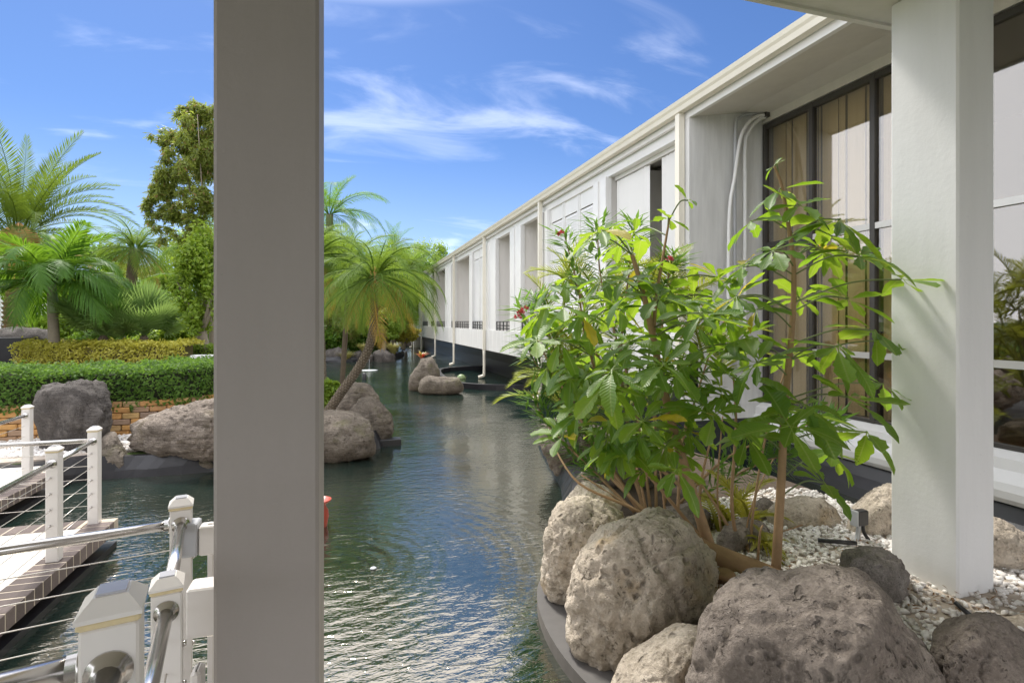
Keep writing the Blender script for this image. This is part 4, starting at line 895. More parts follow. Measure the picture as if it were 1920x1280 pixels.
def palm(name, label, base, crown, fr_set, counts, trunk_r, trunk_mat, mid=None, boots=False, group=None, scale=1.0, seed=1, dry=None, fibre=None, azr=None):
    rs = random.Random(seed)
    T = thing(name, base, label, 'palm tree', group)
    pts = smooth_path([base]+(mid or [])+[crown], 5)
    nn = len(pts)
    rads = [trunk_r[0]+(trunk_r[1]-trunk_r[0])*i/(nn-1) for i in range(nn)]
    m = MB(); m.tube(pts, rads, 12); m.build('trunk', M[trunk_mat], T, True)
    if boots:
        bt = MB(); tot = len(pts)
        acc = 0.0; step = boots
        P = [Vector(p) for p in pts]; segs = [(P[i+1]-P[i]).length for i in range(tot-1)]; Lt = sum(segs); s_ = 0; ring = 0
        while s_ < Lt:
            k = 0; a = s_
            while k < tot-2 and a > segs[k]: a -= segs[k]; k += 1
            c = P[k].lerp(P[k+1], min(1, a/segs[k])); rad = rads[k]; nb_ = 9
            ax = (P[k+1]-P[k]).normalized(); u0 = ax.orthogonal().normalized(); v0 = ax.cross(u0)
            for j in range(nb_):
                th = 2*PI*(j+0.5*(ring % 2))/nb_; rd = u0*math.cos(th)+v0*math.sin(th); tn = ax.cross(rd)
                b0 = len(bt.v); hw = rad*0.30; o1 = c+rd*rad*0.97; o2 = c+rd*rad*1.16+ax*step*0.7
                bt.v += [tuple(o1-tn*hw), tuple(o1+tn*hw), tuple(o2+tn*hw*0.7), tuple(o2-tn*hw*0.7), tuple(c+rd*rad*0.95+ax*step*0.8-tn*hw*0.7), tuple(c+rd*rad*0.95+ax*step*0.8+tn*hw*0.7)]
                bt.f += [(b0, b0+1, b0+2, b0+3), (b0+3, b0+2, b0+5, b0+4), (b0, b0+3, b0+4), (b0+1, b0+5, b0+2)]
            s_ += step; ring += 1
        o = bt.build('bark_scales', M['boot'] if trunk_r[0] > 0.2 else M['palm_scale'], T); o['kind'] = 'stuff'
    crown = Vector(crown)
    if fibre:
        MB().lathe(crown, [(trunk_r[1]*0.9, -fibre), (trunk_r[1]*1.5, -fibre*0.4), (trunk_r[1]*1.2, 0.1), (0.03, fibre*0.6)], 12).build('crown_base', M['fibre'], T, True)
    for vi, cnt in enumerate(counts):
        ph = rs.uniform(0, 6.28)
        for j in range(cnt):
            me = rs.choice(fr_set[vi]); a = ph+2*PI*j/cnt+rs.uniform(-.4, .4)
            if azr and not (azr[0] <= (a % (2*PI)) <= azr[1]): pass
            o = put('frond', me, T, crown+Vector((math.cos(a), math.sin(a), 0))*trunk_r[1]*0.6+Vector((0, 0, rs.uniform(-.04, .04))))
            o.rotation_euler = (rs.uniform(-.3, .3), rs.uniform(-.16, .16), a); sc = scale*rs.uniform(0.72, 1.12); o.scale = (sc, sc, sc)
    return T
R_ = math.radians
def fset(kind, specs, mat): return [[frond_mesh('frond', *sp, mat) for _ in range(2)] for sp in specs]
#            L   elev     sag     nl  ll    lw    vup  droop
DATE = fset('d', [(4.2, R_(82), R_(38), 62, 0.62, 0.045, 0.45, 0.05), (4.4, R_(62), R_(70), 62, 0.62, 0.045, 0.45, 0.08), (4.4, R_(42), R_(88), 62, 0.60, 0.045, 0.4, 0.1), (4.2, R_(18), R_(85), 60, 0.58, 0.045, 0.4, 0.1)], M['palm_date'])
DATEDRY = fset('dd', [(3.4, R_(-15), R_(70), 50, 0.5, 0.045, 0.1, 0.2)], M['palm_dry'])
KING = fset('k', [(2.1, R_(80), R_(70), 60, 0.62, 0.05, 0.3, 0.35), (2.4, R_(60), R_(125), 64, 0.70, 0.05, 0.2, 0.5), (2.4, R_(40), R_(130), 64, 0.72, 0.05, 0.2, 0.6), (2.2, R_(15), R_(105), 60, 0.68, 0.05, 0.1, 0.6)], M['palm_king'])
PYG = fset('p', [(1.05, R_(74), R_(85), 46, 0.30, 0.012, 0.3, 0.3), (1.25, R_(50), R_(125), 52, 0.33, 0.012, 0.15, 0.5), (1.3, R_(20), R_(112), 54, 0.33, 0.012, 0.1, 0.6), (1.25, R_(-15), R_(72), 52, 0.32, 0.012, 0.05, 0.6)], M['palm_pygmy'])
PYGDRY = fset('pd', [(1.1, R_(-40), R_(45), 40, 0.25, 0.013, 0.0, 0.4)], M['palm_dry'])
WISP = fset('w', [(2.5, R_(78), R_(60), 40, 0.62, 0.03, 0.3, 0.25), (2.7, R_(52), R_(100), 42, 0.66, 0.03, 0.2, 0.55), (2.7, R_(25), R_(105), 42, 0.66, 0.03, 0.2, 0.7), (2.4, R_(-10), R_(75), 40, 0.6, 0.03, 0.1, 0.7)], M['palm_king'])
def gz(v, z): return (v.x, v.y, z)
v = at_d(36, 440, 19); palm('date_palm', 'large date palm with a thick brown scaly trunk at the far left', gz(v, 0.3), v, DATE+DATEDRY, [9, 14, 15, 12, 10], (0.42, 0.40), 'boot', None, 0.16, fibre=0.7, seed=3, scale=0.93)
v = at_d(97, 532, 12.5); bz = at_d(104, 640, 12.5)
kp = palm('king_palm', 'palm with a smooth green crownshaft and ringed trunk before the date palm', gz(bz, 0.7), v, KING, [5, 8, 9, 7], (0.13, 0.085), 'bark_grey', None, seed=5)
s0 = at_d(101, 588, 12.5); MB().tube(smooth_path([s0, at_d(99, 560, 12.5), v], 4), [0.105+0.012*math.sin(i*0.5)-0.004*i for i in range(9)], 14).build('crownshaft', M['shaft'], kp, True)
v = at_d(254, 468, 18); palm('date_palm', 'smaller palm with drooping yellowing fronds behind the fan palms', gz(at_d(246, 600, 18), 0.3), v, PYG+PYGDRY, [8, 11, 12, 10, 7], (0.14, 0.17), 'bark_dark', [at_d(246, 540, 18)], seed=8, scale=1.35)
v = at_d(618, 402, 29); palm('feather_palm', 'tall palm with wispy feather fronds just right of the grey column', gz(v, 0.3), v, WISP, [5, 8, 9, 8], (0.15, 0.19), 'bark_dark', None, seed=9, scale=1.32)
LP = [(612, 776), (640, 735), (672, 690), (692, 650), (701, 600)]
palm('pygmy_palm', 'leaning date palm curving up from the rocks over the pond', at_d(598, 792, 9.0), at_d(702, 520, 9.0), PYG+PYGDRY, [6, 9, 12, 13, 6], (0.080, 0.058), 'bark_dark', [at_d(a, bb, 9.0) for a, bb in LP], 0.045, seed=12, fibre=0.3, scale=1.1)
palm('pygmy_palm', 'second date palm with a scaly upright trunk half hidden by the grey column', gz(at_d(606, 720, 10.5), 0.3), at_d(590, 485, 10.5), PYG+PYGDRY, [9, 14, 15, 14, 6], (0.075, 0.06), 'bark_grey', [at_d(602, 640, 10.5)], 0.045, seed=15, scale=1.15)
v = at_d(738, 468, 32); palm('feather_palm', 'distant palm whose crown shows above the trees near the roof end', gz(v, 0.3), v, WISP, [5, 7, 7, 5], (0.15, 0.15), 'bark_dark', seed=18, scale=0.75)
v = at_d(768, 505, 29); palm('feather_palm', 'palm with long fronds hanging before the far end of the building', gz(at_d(724, 640, 30.2), 0.3), v, PYG+PYGDRY, [7, 10, 12, 10, 6], (0.14, 0.15), 'bark_dark', [at_d(738, 590, 29.6)], seed=21, scale=1.85)
v = at_d(384, 545, 14.5); palm('feather_palm', 'slender palm with soft green fronds touching the grey column on its left', gz(v, 0.3), v, WISP, [3, 4, 4, 2], (0.07, 0.06), 'bark_grey', seed=24, scale=0.55)
v = at_d(398, 468, 15.5); palm('feather_palm', 'taller slender palm half hidden behind the left side of the grey column', gz(v, 0.3), v, WISP, [4, 5, 5, 3], (0.09, 0.07), 'bark_grey', seed=27, scale=0.62)

v = at_d(655, 505, 12.6); palm('feather_palm', 'bushy young palm with loose drooping fronds behind the leaning palm', gz(at_d(640, 640, 12.0), 0.3), v, PYG+PYGDRY, [8, 12, 13, 12, 6], (0.06, 0.06), 'bark_dark', seed=33, scale=1.35)
# fan palms
def fan_leaf():
    V, Fq = [], []; m = MB(); pl = 0.42
    m.tube([(0, 0, 0), (pl*0.5, 0, 0.03), (pl, 0, 0)], [0.012, 0.009, 0.008], 4); V += m.v; Fq += m.f
    ns = 34; 
    for i in range(ns):
        a = R_(-118+236*i/(ns-1)); ln = 0.62*(1-0.22*abs(a)/R_(118))*random.uniform(0.93, 1.04)
        d = Vector((math.cos(a), math.sin(a), 0.10+0.12*math.cos(a))); s = Vector((-math.sin(a), math.cos(a), 0)); c = Vector((pl, 0, 0)); b0 = len(V)
        zf = 0.008 if i % 2 else -0.008
        mid = c+d*ln*0.5; tip = c+d*ln-Vector((0, 0, 0.05*ln))
        V += [tuple(c), tuple(mid+s*0.021+UP*zf), tuple(tip), tuple(mid-s*0.021-UP*zf)]; Fq += [(b0, b0+1, b0+2), (b0, b0+2, b0+3)]
    return mesh('fan_leaf', V, Fq, M['fan'])
FANS = [fan_leaf() for _ in range(3)]
def fan_palm(base, label, n, seed, sc):
    rs = random.Random(seed); T = thing('fan_palm', base, label, 'palm')
    base = Vector(base); MB().lathe(base, [(0.13, -0.4), (0.12, 0.05), (0.05, 0.16)], 10).build('trunk', M['bark_dark'], T, True)
    for i in range(n):
        el = R_(rs.uniform(15, 88)) if i > 4 else R_(80); az = i*2.399+rs.uniform(-.3, .3)
        o = put('fan_leaf', rs.choice(FANS), T, base+Vector((0, 0, 0.1)))
        o.rotation_euler = (rs.uniform(-.3, .3), -el, az); s_ = sc*rs.uniform(0.85, 1.12); o.scale = (s_, s_, s_)
fan_palm(at_d(194, 640, 12.9), 'wide fan palm with pale stalks rising behind the golden hedge', 34, 4, 1.32)
fan_palm(at_d(270, 640, 13.4), 'right fan palm with tall leaf fans behind the golden hedge', 28, 6, 1.3)

# ------------------------------------------------------------------ trees and shrubs
def crown_points(C, R, n, clumps, seed):
    r2 = np.random.default_rng(seed); C = np.array(C); R = np.array(R)
    cc = r2.normal(size=(clumps, 3)); cc /= np.linalg.norm(cc, axis=1, keepdims=True); cc *= r2.uniform(0.35, 1.0, (clumps, 1))**0.5
    cs = r2.uniform(0.16, 0.34, clumps); idx = r2.integers(0, clumps, n); d = r2.normal(size=(n, 3)); d /= np.linalg.norm(d, axis=1, keepdims=True)
    loc = cc[idx]*0.86+d*cs[idx][:, None]*r2.uniform(0.3, 1.0, (n, 1))
    return C+loc*R, d, cc*0.86*R+C
def tree(name, label, base, C, R, n, size, mat, trunk_r=0.15, clumps=40, seed=1, cat='tree', group=None, aspect=0.5, part='crown', limbs=7, hang=0.1, bark='bark_grey'):
    T = thing(name, base, label, cat, group); C = Vector(C)
    P, Nn, cc = crown_points(C, R, n, clumps, seed); m = MB(); b0 = Vector(base); fork = b0.lerp(C, 0.55)
    m.tube(smooth_path([b0, b0.lerp(C, 0.3)+Vector((0.08, 0.05, 0)), fork], 3), [trunk_r*(1-0.06*i) for i in range(7)], 8)
    for i in range(min(limbs, len(cc))):
        e = Vector(cc[i]); mid = fork.lerp(e, 0.5)+Vector((0, 0, -0.05)); m.tube(smooth_path([fork, mid, e], 3), [trunk_r*(0.5-0.06*k) for k in range(7)], 5)
    m.build('trunk', M[bark], T, True)
    D = np.cross(Nn, rng.normal(size=Nn.shape)); D[:, 2] -= hang; Nn = Nn*0.5+np.array([0, 0, 0.8])+rng.normal(size=Nn.shape)*0.35
    leaf_obj(part, P, D, Nn, rng.uniform(0.7, 1.3, n)*size, rng.uniform(0.8, 1.2, n)*size*aspect, M[mat], T, tuple(base))
    return T
def tpx(px, py, d, R, n, size, mat, label, seed, name='broadleaf_tree', **k):
    C = at_d(px, py, d); return tree(name, label, (C.x, C.y, 0.3), C, R, int(n*1.7), size*1.2, mat, seed=seed, clumps=k.pop('clumps', 70), **k)
tpx(150, 520, 31, (3.6, 3, 2.6), 7000, 0.2, 'tree', 'green tree between the date palm and the smaller palm', 101)
tpx(290, 545, 27, (2.6, 2.2, 1.9), 6000, 0.17, 'tree2', 'bright yellow green tree behind the right fan palm', 102)
tpx(20, 530, 33, (3.0, 3, 2.6), 5000, 0.2, 'tree', 'dark green tree behind the date palm crown', 103)
tpx(225, 575, 24, (2.2, 2, 1.5), 6000, 0.15, 'tree', 'rounded green tree behind the left fan palm', 104)
tpx(410, 520, 31, (3.4, 3, 3.2), 6000, 0.2, 'tree2', 'bright tree behind the grey column', 105)
tpx(620, 520, 36, (3.0, 3, 3.4), 7000, 0.2, 'tree2', 'bright green tree behind the tall feather palm', 106)
tpx(690, 545, 34, (2.8, 2.8, 3.0), 8000, 0.19, 'tree', 'green tree behind the leaning palm crown', 107)
tpx(760, 535, 39, (3.2, 3, 3.0), 8000, 0.2, 'tree', 'green tree at the far end of the canal', 108)
tpx(812, 520, 52, (3.6, 3.5, 3.8), 7000, 0.22, 'tree2', 'pale green tree rising behind the far roof end', 109)
tpx(735, 575, 31, (1.7, 1.6, 1.3), 6000, 0.15, 'tree', 'low dark green tree behind the far shore rocks', 110)
tpx(350, 600, 20, (1.7, 1.4, 0.9), 4500, 0.13, 'tree', 'dark shrub behind the slender palm trunks', 111, name='shrub', cat='shrub', part='foliage')
tpx(130, 615, 18, (1.5, 1.2, 0.8), 4500, 0.12, 'tree2', 'light green shrub right of the ringed palm trunk', 112, name='shrub', cat='shrub', part='foliage')
tpx(315, 640, 15, (0.9, 0.8, 0.45), 3000, 0.10, 'tree2', 'low bright shrub right of the right fan palm', 113, name='shrub', cat='shrub', part='foliage')
tpx(235, 632, 16.5, (1.4, 1.0, 0.5), 3500, 0.10, 'tree', 'low shrub between the two fan palms', 114, name='shrub', cat='shrub', part='foliage')
tpx(755, 624, 32, (1.2, 1.0, 0.55), 3500, 0.14, 'gold', 'bright yellow green shrub beside the white post at the canal end', 115, name='shrub', cat='shrub', part='foliage')
tpx(612, 738, 9.7, (0.30, 0.3, 0.34), 2600, 0.055, 'tree2', 'small bright green bush beside the leaning palm base', 116, name='shrub', cat='shrub', part='foliage', trunk_r=0.02)
tpx(640, 590, 28.7, (1.7, 1.3, 1.75), 7000, 0.16, 'bamboo', 'reddish bamboo clump on the far shore behind the palm fronds', 117, name='bamboo_clump', cat='bamboo', aspect=0.22, hang=0.6)
tpx(718, 610, 29, (1.2, 1.0, 0.9), 4000, 0.13, 'tree2', 'green shrub behind the drooping tuft on the far shore', 118, name='shrub', cat='shrub', part='foliage')
tpx(615, 636, 28.5, (1.4, 1.0, 0.7), 4000, 0.14, 'tree', 'dark shrub on the far shore next to the grey column', 119, name='shrub', cat='shrub', part='foliage')
tpx(680, 632, 29.5, (1.6, 1.0, 0.8), 4000, 0.14, 'tree', 'dark shrub on the far shore behind the leaning trunk', 120, name='shrub', cat='shrub', part='foliage')
tpx(790, 600, 47, (1.4, 1.6, 1.8), 4000, 0.2, 'tree', 'green tree closing the canal behind the balcony end', 121)
tpx(378, 530, 13.4, (0.75, 0.8, 1.5), 4200, 0.10, 'tree2', 'bright green slender tree around the thin trunks left of the grey column', 122)
# bamboo like tree left of the grey column
random.seed(77)
bt = thing('bamboo_tree', gz(at_d(376, 640, 14), 0.4), 'tall airy tree with olive leaves and thin trunks left of the grey column', 'tree')
b0 = Vector(gz(at_d(376, 640, 14), 0.4)); m = MB()
tops = [(345, 280), (365, 240), (390, 230), (320, 330), (380, 330), (410, 290), (345, 380), (430, 260), (370, 215)]
for i, (a, bb) in enumerate(tops[::2]):
    e = at_d(a, bb, 14+random.uniform(-.5, .5)); m.tube(smooth_path([b0+Vector((random.uniform(-.15, .15), random.uniform(-.15, .15), 0)), at_d(368+i*4, 470, 14), e], 4), [0.034*(1-0.09*k) for k in range(9)], 6)
m.build('trunk', M['bark_grey'], bt, True)
PP, NN_ = [], []
for (a, bb, rr, cnt) in [(330, 280, 42, 1500), (370, 240, 45, 1700), (310, 350, 36, 1200), (350, 330, 55, 2300), (395, 290, 55, 1900), (330, 410, 40, 1100), (375, 395, 45, 1500), (305, 262, 22, 500), (296, 385, 22, 500), (365, 210, 18, 500), (385, 215, 20, 500), (430, 300, 60, 1200), (425, 380, 45, 900), (360, 440, 28, 600)]:
    C = np.array(at_d(a, bb, 14)); k = rr*14/F_PX; cnt = int(cnt*1.5)
    ns_ = 16; sc_ = C+rdir(ns_)*k*rng.uniform(0.3, 1.15, (ns_, 1)); ii = rng.integers(0, ns_, cnt); d = rdir(cnt)
    off_ = d*k*0.30*rng.uniform(0.1, 1, (cnt, 1)); off_[:, 2] -= k*0.25*np.abs(off_[:, 0]/k*3); PP.append(sc_[ii]+off_); NN_.append(d)
P = np.concatenate(PP); Nn = np.concatenate(NN_); n = len(P); D = rdir(n)*0.8; D[:, 2] -= 0.7
leaf_obj('crown', P, D, Nn+rdir(n)*0.6, rng.uniform(0.10, 0.19, n), rng.uniform(0.026, 0.044, n), M['bamboo'], bt, tuple(b0))
# trees outside the frame, mirrored in the windows and the water
for i, (x, y_, h, lb) in enumerate([(-17, 12, 5.2, 'tree beyond the left edge past the date palm'), (-20, 5, 5.0, 'tree beyond the left edge behind the walkway'), (-16, 20, 5.5, 'tree beyond the left edge in the garden corner'), (-19, -2, 5.0, 'tree left of the porch behind the viewer')]):
    tree('broadleaf_tree', lb, (x, y_, 0.25), (x, y_, h*0.6), (3.4, 3.4, h*0.45), 3500, 0.26, 'tree', seed=140+i)

# grasses on the far shore, bromeliads
def tuft(name, label, base, n, ln, wd, mat, cat, spread=0.8, up=1.0, part='blades'):
    T = thing(name, base, label, cat); V, Fq = [], []; b0 = Vector((0, 0, 0))
    for i in range(n):
        a = random.uniform(0, 2*PI); d = Vector((math.cos(a)*spread*random.uniform(.2, 1), math.sin(a)*spread*random.uniform(.2, 1), up)).normalized(); l = ln*random.uniform(0.7, 1.1)
        s = Vector((-math.sin(a), math.cos(a), 0))*wd*0.5; p1 = d*l*0.55; p2 = d*l*0.9+Vector((math.cos(a), math.sin(a), -0.5))*l*0.22; k = len(V)
        V += [tuple(-s*0.7), tuple(s*0.7), tuple(p1+s), tuple(p1-s), tuple(p2)]; Fq += [(k, k+1, k+2, k+3), (k+3, k+2, k+4)]
    o = put(part, mesh(part, V, Fq, M[mat]), T, base); o['kind'] = 'stuff'; return T
for px, py, d, ln, lb in ((648, 684, 26.6, 0.9, 'pale grass tuft on the far shore left of the leaning trunk'), (682, 664, 27, 0.75, 'drooping grass tuft on top of a far shore rock'), (738, 668, 27.2, 0.95, 'yellow grass tuft at the right end of the far shore')):
    tuft('grass_tuft', lb, at_d(px, py, d), 260, ln, 0.03, 'grass', 'grass tuft', 0.7)
tuft('bromeliad', 'small orange bromeliad growing on the big brown boulder', at_d(659, 803, 7.75), 26, 0.13, 0.022, 'bromeliad', 'bromeliad', 1.1, 0.7, 'leaves')
tuft('bromeliad', 'red and yellow bromeliad behind the upright pond rock', at_d(791, 674, 15.9), 30, 0.36, 0.055, 'bromeliad', 'bromeliad', 0.9, 0.9, 'leaves')

# ------------------------------------------------------------------ left background building
WBt = thing('white_building', at_d(10, 600, 27), 'small white boarded building far left behind the date palm trunk', 'building')
a_, b_ = at_d(-120, 540, 27), at_d(16, 540, 27)
MB().box(a_.x, b_.x+0.0, a_.y, a_.y+0.3, 0.25, 4.2).build('wall', M['boards'], WBt)
for k in range(9):
    x = b_.x-0.16-k*0.36; MB().box(x, x+0.03, a_.y-0.02, a_.y, 0.25, 4.2).build('board', M['trim'], WBt)
q = at_d(61, 560, 27); MB().box(q.x-0.07, q.x+0.07, a_.y-0.4, a_.y-0.2, 0.25, 4.4).build('post', M['trim'], WBt)
MB().box(a_.x-0.5, q.x+0.5, a_.y-1, a_.y+6, 4.4, 4.6).build('roof', M['trim'], WBt)
wf_ = thing('white_fence', at_d(78, 610, 26), 'low white board fence beside the ringed palm trunk', 'fence')
qa, qb = at_d(60, 592, 26), at_d(128, 592, 26)
for k in range(9):
    x = qa.x+(qb.x-qa.x)*k/9; MB().box(x, x+(qb.x-qa.x)/9-0.015, qa.y-0.03, qa.y, 0.25, qa.z).build('board', M['boards'], wf_)
rl = MB(); qa, qb = at_d(3, 606, 26), at_d(18, 606, 26)
rl.box(qa.x, qb.x, qa.y, qa.y+0.03, 1.85, 1.9)
for k in range(4): x = qa.x+(qb.x-qa.x)*k/3; rl.box(x-0.015, x+0.015, qa.y, qa.y+0.03, 1.2, 1.85)
lr = thing('black_railing', qa, 'short black railing before the small white building at the left edge', 'railing'); rl.build('rail', M['black_metal'], lr)
fb = thing('fountain_basin', at_d(-10, 668, 13), 'black square fountain basin at the left edge behind the clipped hedge', 'fountain')
qa, qb = at_d(-60, 634, 13), at_d(26, 690, 13); MB().box(qa.x, qb.x, qa.y, qa.y+0.6, 0.7, qa.z).build('basin', M['liner'], fb)

# ------------------------------------------------------------------ small things in the pond and on the gravel
v = at_z(606, 985, 0.0); PT = thing('red_pot', (v.x-0.01, v.y, -0.02), 'red glazed clay pot standing in the water behind the grey column', 'pot')
MB().lathe((v.x-0.03, v.y, 0), [(0.06, -0.1), (0.07, 0.02), (0.085, 0.10), (0.075, 0.16), (0.055, 0.20), (0.07, 0.225), (0.105, 0.245), (0.11, 0.26), (0.095, 0.26), (0.05, 0.2)], 20).build('pot_body', M['pot'], PT, True)
v = at_z(700, 1066, 0.0); o = MB().lathe((v.x, v.y, 0), [(0.02, 0.001), (0.028, 0.006), (0.02, 0.012), (0.004, 0.014)], 14).build('float_disc', M['foam'], None, True, (v.x, v.y, 0)); tag(o, 'small round white disc floating on the near water', 'float')
v = at_z(692, 694, 0.0); fo = thing('fountain_jet', v, 'small bubbling fountain jet with foam ring beside the leaning trunk', 'fountain')
MB().lathe(v, [(0.36, 0.002), (0.30, 0.008), (0.12, 0.012), (0.03, 0.03), (0.01, 0.04)], 20).build('foam_ring', M['foam'], fo, True)
MB().tube([v, v+Vector((0.01, 0, 0.45))], [0.008, 0.003], 6).build('water_jet', M['foam'], fo, True)
v = at_z(683, 711, 0.0); o = MB().lathe((v.x, v.y, 0), [(0.07, -0.4), (0.07, 0.2), (0.05, 0.215)], 12).build('standpipe', M['pipe_black'], None, True, (v.x, v.y, 0)); tag(o, 'short black standpipe poking out of the water below the fountain jet', 'pipe')
v = at_z(865, 710, 0.0); o = MB().lathe((v.x, v.y, 0), [(0.16, 0.0), (0.16, 0.04), (0.13, 0.10), (0.07, 0.15), (0.02, 0.16)], 16).build('float_light', M['shaft'], None, True, (v.x, v.y, 0)); tag(o, 'pale green domed float in the still pool under the balcony', 'float')
q0, q1 = at_d(722, 822, 8.7), at_d(752, 836, 8.7); SP = thing('overflow_pipe', q0, 'black square pipe end jutting from the boulder into the water', 'pipe')
MB().bbox(q0.x-0.25, q1.x, q0.y-0.1, q0.y+0.1, q1.z, q0.z, 0.01).build('pipe_end', M['pipe_black'], SP)
v = at_d(742, 640, 40); o = MB().tube([(v.x, v.y, 0.2), (v.x, v.y, at_d(742, 596, 40).z)], 0.07, 10).build('white_post', M['trim'], None, True, (v.x, v.y, 0.2)); tag(o, 'thin white post among the shrubs at the canal end', 'post')
# utility box with conduits
v = at_z(1622, 1012, 0.36); UB = thing('utility_box', v, 'small grey weatherproof socket box on two bent conduits in the gravel', 'socket box')
c = at_d(1614, 968, (v-Vector((0, 0, EYE))).dot(FWD))
MB().bbox(c.x-0.055, c.x+0.045, c.y-0.03, c.y+0.03, c.z-0.06, c.z+0.05, 0.006).build('box', M['pipe_black'], UB)
MB().bbox(c.x-0.07, c.x-0.056, c.y-0.034, c.y+0.034, c.z-0.064, c.z+0.056, 0.005).build('lid', M['pipe_grey'], UB)
MB().tube(smooth_path([(c.x-0.02, c.y, c.z-0.06), (c.x-0.03, c.y, c.z-0.14), (c.x-0.07, c.y-0.02, 0.34)], 4), 0.016, 8).build('conduit', M['pipe_grey'], UB, True)
MB().tube(smooth_path([(c.x+0.02, c.y, c.z-0.06), (c.x+0.03, c.y, c.z-0.12), (c.x+0.08, c.y-0.01, 0.34)], 4), 0.013, 8).build('conduit', M['pipe_black'], UB, True)
a, bb = at_z(1534, 1012, 0.39), at_z(1606, 1018, 0.39); o = MB().tube([a, a.lerp(bb, 0.5), bb], 0.016, 8).build('irrigation_pipe', M['pipe_black'], None, True, a); tag(o, 'black irrigation pipe lying on the gravel left of the socket box', 'pipe')
a, bb = at_z(1790, 1128, 0.42), at_z(1825, 1158, 0.37); o = MB().tube([a, bb], [0.012, 0.014], 8).build('stake', M['pipe_black'], None, True, a); tag(o, 'black plastic stake lying on gravel at the foot of the white column', 'stake')
v = at_z(1357, 1074, 0.40); UL = thing('path_light', v, 'round dark brown ground light beside the log', 'light')
MB().lathe((v.x, v.y, 0.3), [(0.05, 0.0), (0.055, 0.07), (0.07, 0.08), (0.072, 0.10), (0.06, 0.112), (0.01, 0.114)], 18).build('housing', M['bark_tan'], UL, True)
v = at_z(1462, 1030, 0.37); o = MB().tube(smooth_path([at_z(1440, 1002, 0.37), at_z(1480, 992, 0.38), at_z(1514, 980, 0.37)], 4), 0.006, 5).build('twig', M['bark_tan'], None, True, v); tag(o, 'dry twig lying on gravel in front of the long pale boulder', 'twig')

# ------------------------------------------------------------------ umbrella trees (foreground)
def umb_leaf(droop, wav, fold, seed):
    rs = random.Random(seed); nx, V, Fq = 9, [], []; pk = rs.uniform(0.55, 0.78); tipk = rs.uniform(3.0, 6.0); wid = rs.uniform(0.33, 0.42); cv = rs.uniform(-0.06, 0.06)
    for i in range(nx+1):
        t = i/nx; x = t; z = -droop*t*t; wd = 0.5*wid*min(1.0, (t/(pk-0.1))**0.75)*math.sqrt(max(0, 1-t**tipk)) if 0 < t < 1 else 0.012
        for j in (-1, -0.5, 0, 0.5, 1):
            e = wd*j*(1+(wav*math.sin(i*2.4+seed+j) if abs(j) == 1 else 0)); V.append((x, e+cv*math.sin(t*PI), z+abs(j)*wd*fold+(wav*0.4*wd*math.sin(i*1.9+j*2+seed) if abs(j) == 1 else 0)))
    for i in range(nx):
        for j in range(4): a = i*5+j; Fq.append((a, a+1, a+6, a+5))
    k = len(V); V += [(-0.18, 0.012, 0.03), (-0.18, -0.012, 0.03), (0, 0.012, 0), (0, -0.012, 0)]; Fq.append((k, k+1, k+3, k+2))
    me = mesh('leaf', V, Fq, M['umb_leaf'], True); uv = me.uv_layers.new(name='UVMap')
    co = np.array([v[:2] for v in V], np.float32); li = np.empty(len(me.loops), np.int32); me.loops.foreach_get('vertex_index', li); uv.data.foreach_set('uv', co[li].ravel())
    return me, np.array(V), [tuple(f) for f in Fq]
ULM = [umb_leaf(d_, w_, f_, s_) for s_, (d_, w_, f_) in enumerate([(0.05, 0.10, 0.28), (0.16, 0.16, 0.4), (0.30, 0.10, 0.2), (0.10, 0.2, 0.5), (0.42, 0.13, 0.3), (0.22, 0.22, 0.15), (-0.05, 0.15, 0.35), (0.12, 0.3, 0.25)])]
def umb_cluster(out_, C, axis, n, ln, droop, rs):
    axis = Vector(axis).normalized(); u = axis.orthogonal().normalized(); v = axis.cross(u); a0 = rs.uniform(0, 6.28)
    for k in range(n):
        a = a0+2*PI*k/n+rs.uniform(-.22, .22); rad = u*math.cos(a)+v*math.sin(a)
        dr = droop+rs.uniform(-0.25, 0.3); d = (rad*math.cos(dr)+axis*math.sin(-dr)*0.5-UP*math.sin(dr)*0.6).normalized()
        l = ln*rs.uniform(0.6, 1.15); nrm = (axis+UP*0.6+Vector((rs.uniform(-.4, .4), rs.uniform(-.4, .4), 0))); s_ = nrm.cross(d).normalized(); nn_ = d.cross(s_)
        out_.append((C+d*l*0.17, Matrix((d, s_, nn_)).transposed(), l, l*rs.uniform(0.9, 1.25), rs.randrange(len(ULM))))
def place_leaves(T, out_):
    """the 300 nearest leaves are parts of their own, the rest one joined part"""
    out_.sort(key=lambda q: (q[0]-Vector((0, 0, EYE))).length)
    for P, m3, l, w_, vi in out_[:300]:
        o = put('leaf', ULM[vi][0], T, P, m3); o.scale = (l, w_, l)
    if len(out_) > 300:
        b0 = wl(T); V, Fq, UVs = [], [], []
        for P, m3, l, w_, vi in out_[300:]:
            base = ULM[vi][1]; k = len(V); A3 = np.array(m3); W = (base*np.array([l, w_, l]))@A3.T+np.array(P-b0)
            V += [tuple(x) for x in W]; UVs.append(base[:, :2]); Fq += [tuple(k+i for i in f) for f in ULM[vi][2]]
        me = mesh('foliage', V, Fq, M['umb_leaf'], True); uv = me.uv_layers.new(name='UVMap'); co = np.concatenate(UVs).astype(np.float32)
        li = np.empty(len(me.loops), np.int32); me.loops.foreach_get('vertex_index', li); uv.data.foreach_set('uv', co[li].ravel())
        o = put('foliage', me, T, b0); o['kind'] = 'stuff'
